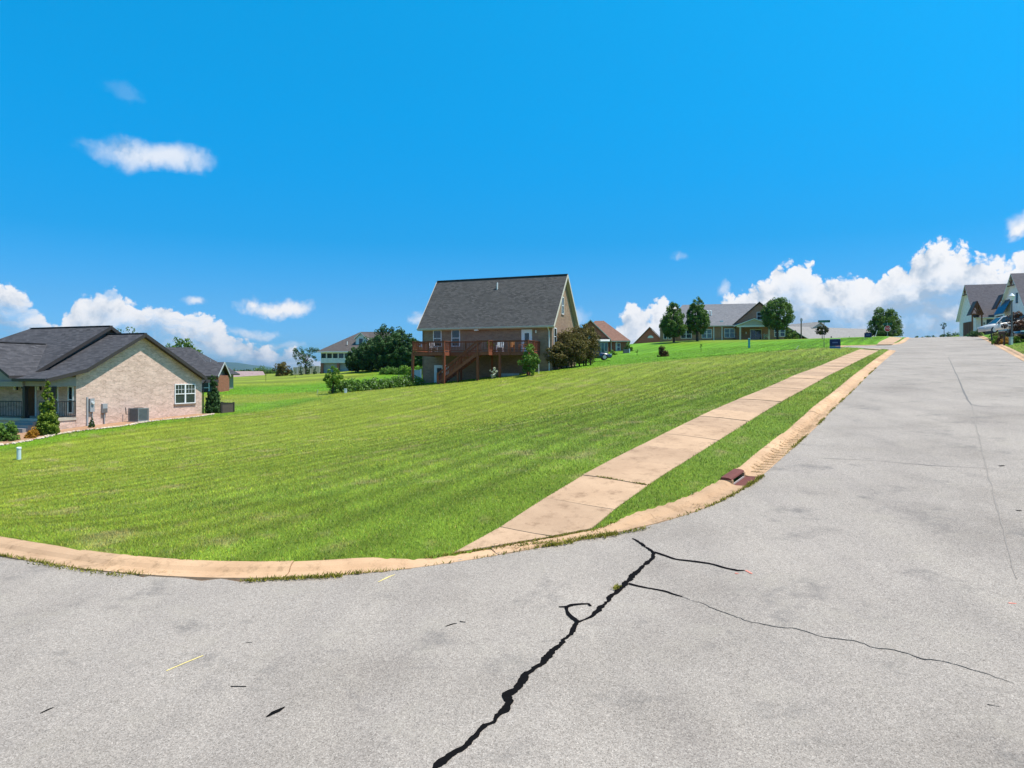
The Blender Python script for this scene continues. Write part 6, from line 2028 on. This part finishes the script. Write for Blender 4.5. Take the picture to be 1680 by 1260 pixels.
def mountains():
    m, nt, b = new_mat('forested_ridge')
    g = nt.nodes.new('ShaderNodeNewGeometry'); n = n_noise(nt, g.outputs['Position'], .004, 6, .6)
    nt.links.new(n_ramp(nt, n.outputs[0], [(.3, (.025, .05, .02)), (.7, (.055, .095, .035))]), b.inputs['Base Color']); b.inputs['Roughness'].default_value = .9
    R0 = 7000
    az = np.radians(np.linspace(-75, 75, 400)); rr = np.linspace(0, 1, 14)
    px = 840 + F * np.tan(az)
    prof = np.interp(px, [-3000, -600, 0, 200, 330, 372, 392, 412, 432, 450, 470, 520, 600, 760, 1000, 1600, 4000], [9, 14, 16, 17, 19, 21, 19, 16.5, 14.5, 10, 6, 4, 3, 2, 5, 9, 6])
    prof = prof + 1.2 * (fbm(az * 40 + 60, az * 0 + 3.0, 4) - .5) * 2
    V = []
    for k, f in enumerate(rr):
        R = R0 + 2200 * f
        h = prof / F * R0 * np.sin(np.pi * min(1, f * 1.0) * .5) ** .8 * (1 + .25 * (fbm(az * 60, np.full_like(az, f * 6), 4) - .5)) if f > 0 else prof * 0 - 60
        V.append(np.stack([np.sin(az) * R, np.cos(az) * R, H + h], 1))
    n_ = len(az); V = np.concatenate(V)
    q = [(k * n_ + i, k * n_ + i + 1, (k + 1) * n_ + i + 1, (k + 1) * n_ + i) for k in range(len(rr) - 1) for i in range(n_ - 1)]
    np_mesh('mountains', V, q, m, smooth=True)['kind'] = 'structure'
    # far wood between the field and the ridge
    pts, nr, tn = [], [], []
    for k in range(420):
        a = math.radians(rnd.uniform(-24, -6)); R = rnd.uniform(420, 900)
        x, y = math.sin(a) * R, math.cos(a) * R; top = H + (612 - rnd.uniform(605, 610)) / F * y
        w = rnd.uniform(6, 12)
        d = rng.normal(0, 1, (110, 3)); d /= np.linalg.norm(d, axis=1)[:, None]
        pts.append(np.array([x, y, top - w * .8]) + d * np.array([w * .6, w * .6, w * .8]) * rng.uniform(.7, 1, (110, 1))); nr.append(d); tn.append(np.clip(.5 + .25 * d[:, 2] + rng.normal(0, .15, 110), 0, 1))  # crown tops tinted lighter, as if lit from above
        # down to the ground
        d2 = d[:50]; g0 = G(x, y); zz = np.linspace(g0, top - w, 50)
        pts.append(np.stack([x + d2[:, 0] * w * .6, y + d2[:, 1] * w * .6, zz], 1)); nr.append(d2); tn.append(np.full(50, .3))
    V, Fc = leaves(np.concatenate(pts), np.concatenate(nr), 1.1)
    o = np_mesh('woodland', V, Fc, LEAF_DARK, face_attr=('tint', np.concatenate(tn))); put(o, 'far wood beyond the mown field under the blue ridge', 'woodland', kind='stuff')


mountains()


def haze_box():
    m = bpy.data.materials.new('air'); m.use_nodes = True; nt = m.node_tree; nt.nodes.clear()
    pv = nt.nodes.new('ShaderNodeVolumePrincipled'); pv.inputs['Color'].default_value = (.62, .80, .98, 1); pv.inputs['Density'].default_value = HAZE; pv.inputs['Anisotropy'].default_value = .6
    o = nt.nodes.new('ShaderNodeOutputMaterial'); nt.links.new(pv.outputs[0], o.inputs['Volume'])
    b = MB().box(-12600, 12600, -12600, 12600, -45, 190).build('haze', m); b['kind'] = 'stuff'


HAZE = .00007
haze_box()

# ------------------------------------------------------------------ grass
def keep_mask(x, y):
    t = lawn_side(x, y)
    s, d = SD(x, y)
    ok = t > kerb_w(x, y) + .01 - .09 * fbm(x * 6, y * 6, 3) ** 1.5
    ok &= ~((d > -6.14 - .13 * (1 - sstep(s, 9, 20))) & (d < -4.76 - .19 * (1 - sstep(s, 9, 20))) & (s > 7.5) & (s < 68.0))
    ok &= ~((d > -6.45) & (d < -4.9) & (s > 82) & (s < 112))
    for t_, x0, x1, y0, y1 in ((HOUSE_A, -14, 1.3, -3.3, 12.4), (HOUSE_B, 0, 13.6, 0, 7.8)):
        c, sn = math.cos(t_.rotation_euler.z), math.sin(t_.rotation_euler.z)
        lx = (x - t_.location.x) * c + (y - t_.location.y) * sn; ly = -(x - t_.location.x) * sn + (y - t_.location.y) * c
        ok &= ~((lx > x0) & (lx < x1) & (ly > y0) & (ly < y1))
    return ok


def grass():
    Vs, Cs = [], []
    for n, r0, r1, h0, w0 in ((380000, 8.5, 15, .042, .0065), (360000, 15, 27, .048, .010), (330000, 27, 50, .055, .018), (200000, 50, 92, .065, .034)):
        u = rng.uniform(0, 1, n)
        Y = np.sqrt(r0 ** 2 + u * (r1 ** 2 - r0 ** 2))
        X = Y * rng.uniform(-.80, .74, n)
        k = keep_mask(X, Y); X, Y = X[k], Y[k]
        s, d = SD(X, Y)
        k = (d < 0) | (Y > 30); X, Y = X[k], Y[k]
        n = len(X)
        Z = ground(X, Y)
        col = lawn_colour(X, Y)
        lush = .75 + .5 * fbm(X * 1.9, Y * 1.9 + 20, 3)
        hh = h0 * rng.uniform(.45, 1.25, n) * lush; ww = w0 * rng.uniform(.6, 1.3, n)
        a = rng.uniform(0, 2 * np.pi, n); lean = rng.uniform(.1, .95, n) * hh; la = rng.uniform(0, 2 * np.pi, n)
        base = np.stack([X, Y, Z - .004], 1)
        off = np.stack([np.cos(a) * ww / 2, np.sin(a) * ww / 2, np.zeros(n)], 1)
        tip = base + np.stack([np.cos(la) * lean, np.sin(la) * lean, hh], 1)
        Vs.append(np.stack([base - off, base + off, tip], 1).reshape(-1, 3))
        tone = np.exp(rng.normal(0, .30, n))[:, None]
        dry = (rng.random(n) < .07)[:, None]
        c = col * tone * np.array([1.0, 1.0, 1.0]) * 1.12
        c = np.where(dry, np.array([.30, .27, .10]) * np.minimum(tone, 1.4), c)
        warm = rng.normal(0, .16, n)[:, None]
        c = c * np.concatenate([1 + warm, np.ones_like(warm), 1 - warm], 1)
        Cs.append(np.clip(c, 0, 1))
    V = np.concatenate(Vs); F_ = np.arange(len(V)).reshape(-1, 3)
    o = np_mesh('grass', V, F_, grass_mat('grass_blade', True), face_attr=('lawn', np.concatenate(Cs)))
    put(o, 'mown green lawn grass sloping up from the kerb to the houses', 'grass', kind='stuff')


grass()


def kerb_weeds():
    """weeds along the gutter line, at the sidewalk end and in the slab joints; straw washed into the gutter"""
    WEED = leaf_mat('weed_leaf', (.09, .10, .012), (.36, .31, .05), .3); STRAW = leaf_mat('straw', (.20, .12, .045), (.50, .33, .14), .2)
    P_, H_, S_ = [], [], []

    def scatter(fn, n, h, spread):
        for _ in range(n):
            x, y, z = fn(); P_.append((x + rnd.gauss(0, spread), y + rnd.gauss(0, spread), z)); H_.append(h * rnd.uniform(.4, 1.3))
    tan = np.gradient(EDGE_A, axis=0); tan /= np.hypot(tan[:, 0], tan[:, 1])[:, None]; nor = np.stack([-tan[:, 1], tan[:, 0]], 1)
    c0 = int(np.argmin(np.hypot(EDGE_A[:, 0] - x0, EDGE_A[:, 1] - y0))); dmid = int(_i)
    dens = rng.random(len(EDGE_A)); dens = np.convolve(dens, np.ones(5) / 5, 'same')
    for i in range(max(0, c0 - 14), min(len(EDGE_A), dmid + 120)):
        x, y = EDGE_A[i]; near = 1 if y < 22 else .6
        if not (.60 < (dens[i] - .2) / .6 or dens[i] > .42): continue
        for _ in range(int(26 * near * max(0, dens[i] - .38) * 4.5)):
            t = rnd.random() - .5; o = rnd.gauss(.0, .018)
            P_.append((x + tan[i, 0] * t * .25 + nor[i, 0] * o, y + tan[i, 1] * t * .25 + nor[i, 1] * o, float(road_z(x, y)) + .006)); H_.append(rnd.uniform(.015, .05) * (1.4 if dens[i] > .56 else 1))
    # tuft rows in the photograph: green clump on the left kerb, sidewalk end, drain corner
    for pa, pb, n, h, sp in (((400, 955), (560, 947), 560, .045, .03), ((850, 897), (1010, 878), 220, .04, .035), ((890, 898), (940, 892), 160, .05, .03), ((960, 884), (1010, 878), 260, .055, .06), ((1010, 878), (1060, 868), 140, .04, .03), ((1226, 800), (1252, 782), 260, .05, .025),
                             ((1008, 968), (1016, 963), 60, .03, .02), ((60, 925), (200, 946), 300, .03, .05)):
        a, b = on_road(*pa), on_road(*pb)

        def fn(a=a, b=b):
            f = rnd.random(); x, y = a[0] + f * (b[0] - a[0]), a[1] + f * (b[1] - a[1]); return x, y, float(road_z(x, y)) + .012
        scatter(fn, n, h, sp)
    # seam where the sidewalk meets the kerb
    for k in range(1100):
        i = int(np.interp(rnd.random() ** .8, [0, 1], [np.argmin(np.hypot(EDGE_A[:, 0] + 1.0, EDGE_A[:, 1] - 10.0)), np.argmin(np.hypot(EDGE_A[:, 0] - 2.1, EDGE_A[:, 1] - 11.6))]))
        x, y = EDGE_A[i]; o = float(kerb_w(x, y)) + rnd.gauss(.01, .02 + .05 * (i % 7 == 0)); t = rnd.random() * .25
        P_.append((x + nor[i, 0] * o + tan[i, 0] * t, y + nor[i, 1] * o + tan[i, 1] * t, float(road_z(x, y)) + .085 * (1 - .8 * float(ramp(x, y))) + .008)); H_.append(rnd.uniform(.015, .05))
    # joint tufts
    for s in (13.0, 13.02):
        for k in range(90):
            d = rnd.choice([rnd.gauss(-5.7, .15), rnd.gauss(-5.05, .12)])
            if -6.1 < d < -4.8:
                x, y = XY(13.0 + rnd.gauss(0, .012), d); P_.append((x, y, G(x, y) + .014)); H_.append(rnd.uniform(.015, .035))
    P_a = np.array(P_); n = len(P_a); hh = np.array(H_)
    a = rng.uniform(0, 2 * np.pi, n); la = rng.uniform(0, 2 * np.pi, n); w = rng.uniform(.006, .016, n)
    off = np.stack([np.cos(a) * w, np.sin(a) * w, np.zeros(n)], 1); tip = P_a + np.stack([np.cos(la) * hh * .8, np.sin(la) * hh * .8, hh], 1)
    V = np.stack([P_a - off, P_a + off, tip], 1).reshape(-1, 3)
    o = np_mesh('weeds', V, np.arange(len(V)).reshape(-1, 3), WEED, face_attr=('tint', rng.uniform(0, 1, n))); put(o, 'low weeds sprouting along the kerb, gutter and sidewalk joints', 'weeds', kind='stuff')
    # straw and clippings in the gutter uphill of the drain, and dry wisps on the left kerb
    P_, L_ = [], []
    for k in range(1500):
        i = dmid + int(abs(rnd.gauss(0, 1)) * 26) + 3
        if i >= len(EDGE_A): continue
        x, y = EDGE_A[i]; o = rnd.uniform(.03, .36); z = float(road_z(x, y)) + .012 + (max(0, o - .28) * .8)
        P_.append((x + nor[i, 0] * o, y + nor[i, 1] * o, z)); L_.append(rnd.uniform(.05, .28))
    for pa, n_ in (((60, 912), 120), ((190, 928), 180), ((150, 925), 120), ((1120, 838), 160), ((1170, 815), 160), ((880, 882), 160)):
        a = on_road(pa[0], pa[1] + 16)
        for k in range(n_):
            x, y = a[0] + rnd.gauss(0, .28), a[1] + rnd.gauss(0, .10); t = float(lawn_side(x, y)[0])
            if 0 < t < KERB: P_.append((x, y, float(road_z(x, y)) + .012 + float(np.interp(t, [0, .22, .28, .35, .41, .46, .56], [.01, 0, .012, .05, .078, .086, .088])))); L_.append(rnd.uniform(.03, .12))
    P_a = np.array(P_); n = len(P_a); L_a = np.array(L_)
    a = rng.normal(math.atan2(tan[dmid + 8, 1], tan[dmid + 8, 0]), .55, n); dirv = np.stack([np.cos(a), np.sin(a), rng.normal(0.03, .05, n)], 1); sd_ = np.stack([-np.sin(a), np.cos(a), np.zeros(n)], 1) * rng.uniform(.002, .007, n)[:, None]
    e = P_a + dirv * L_a[:, None]; e[:, 2] = np.maximum(e[:, 2], road_z(e[:, 0], e[:, 1]) + .008)
    V = np.stack([P_a - sd_, P_a + sd_, e], 1).reshape(-1, 3)
    o = np_mesh('straw', V, np.arange(len(V)).reshape(-1, 3), STRAW, face_attr=('tint', rng.uniform(0, 1, n))); put(o, 'dry straw and clippings washed into the gutter above the drain', 'straw', kind='stuff')


kerb_weeds()
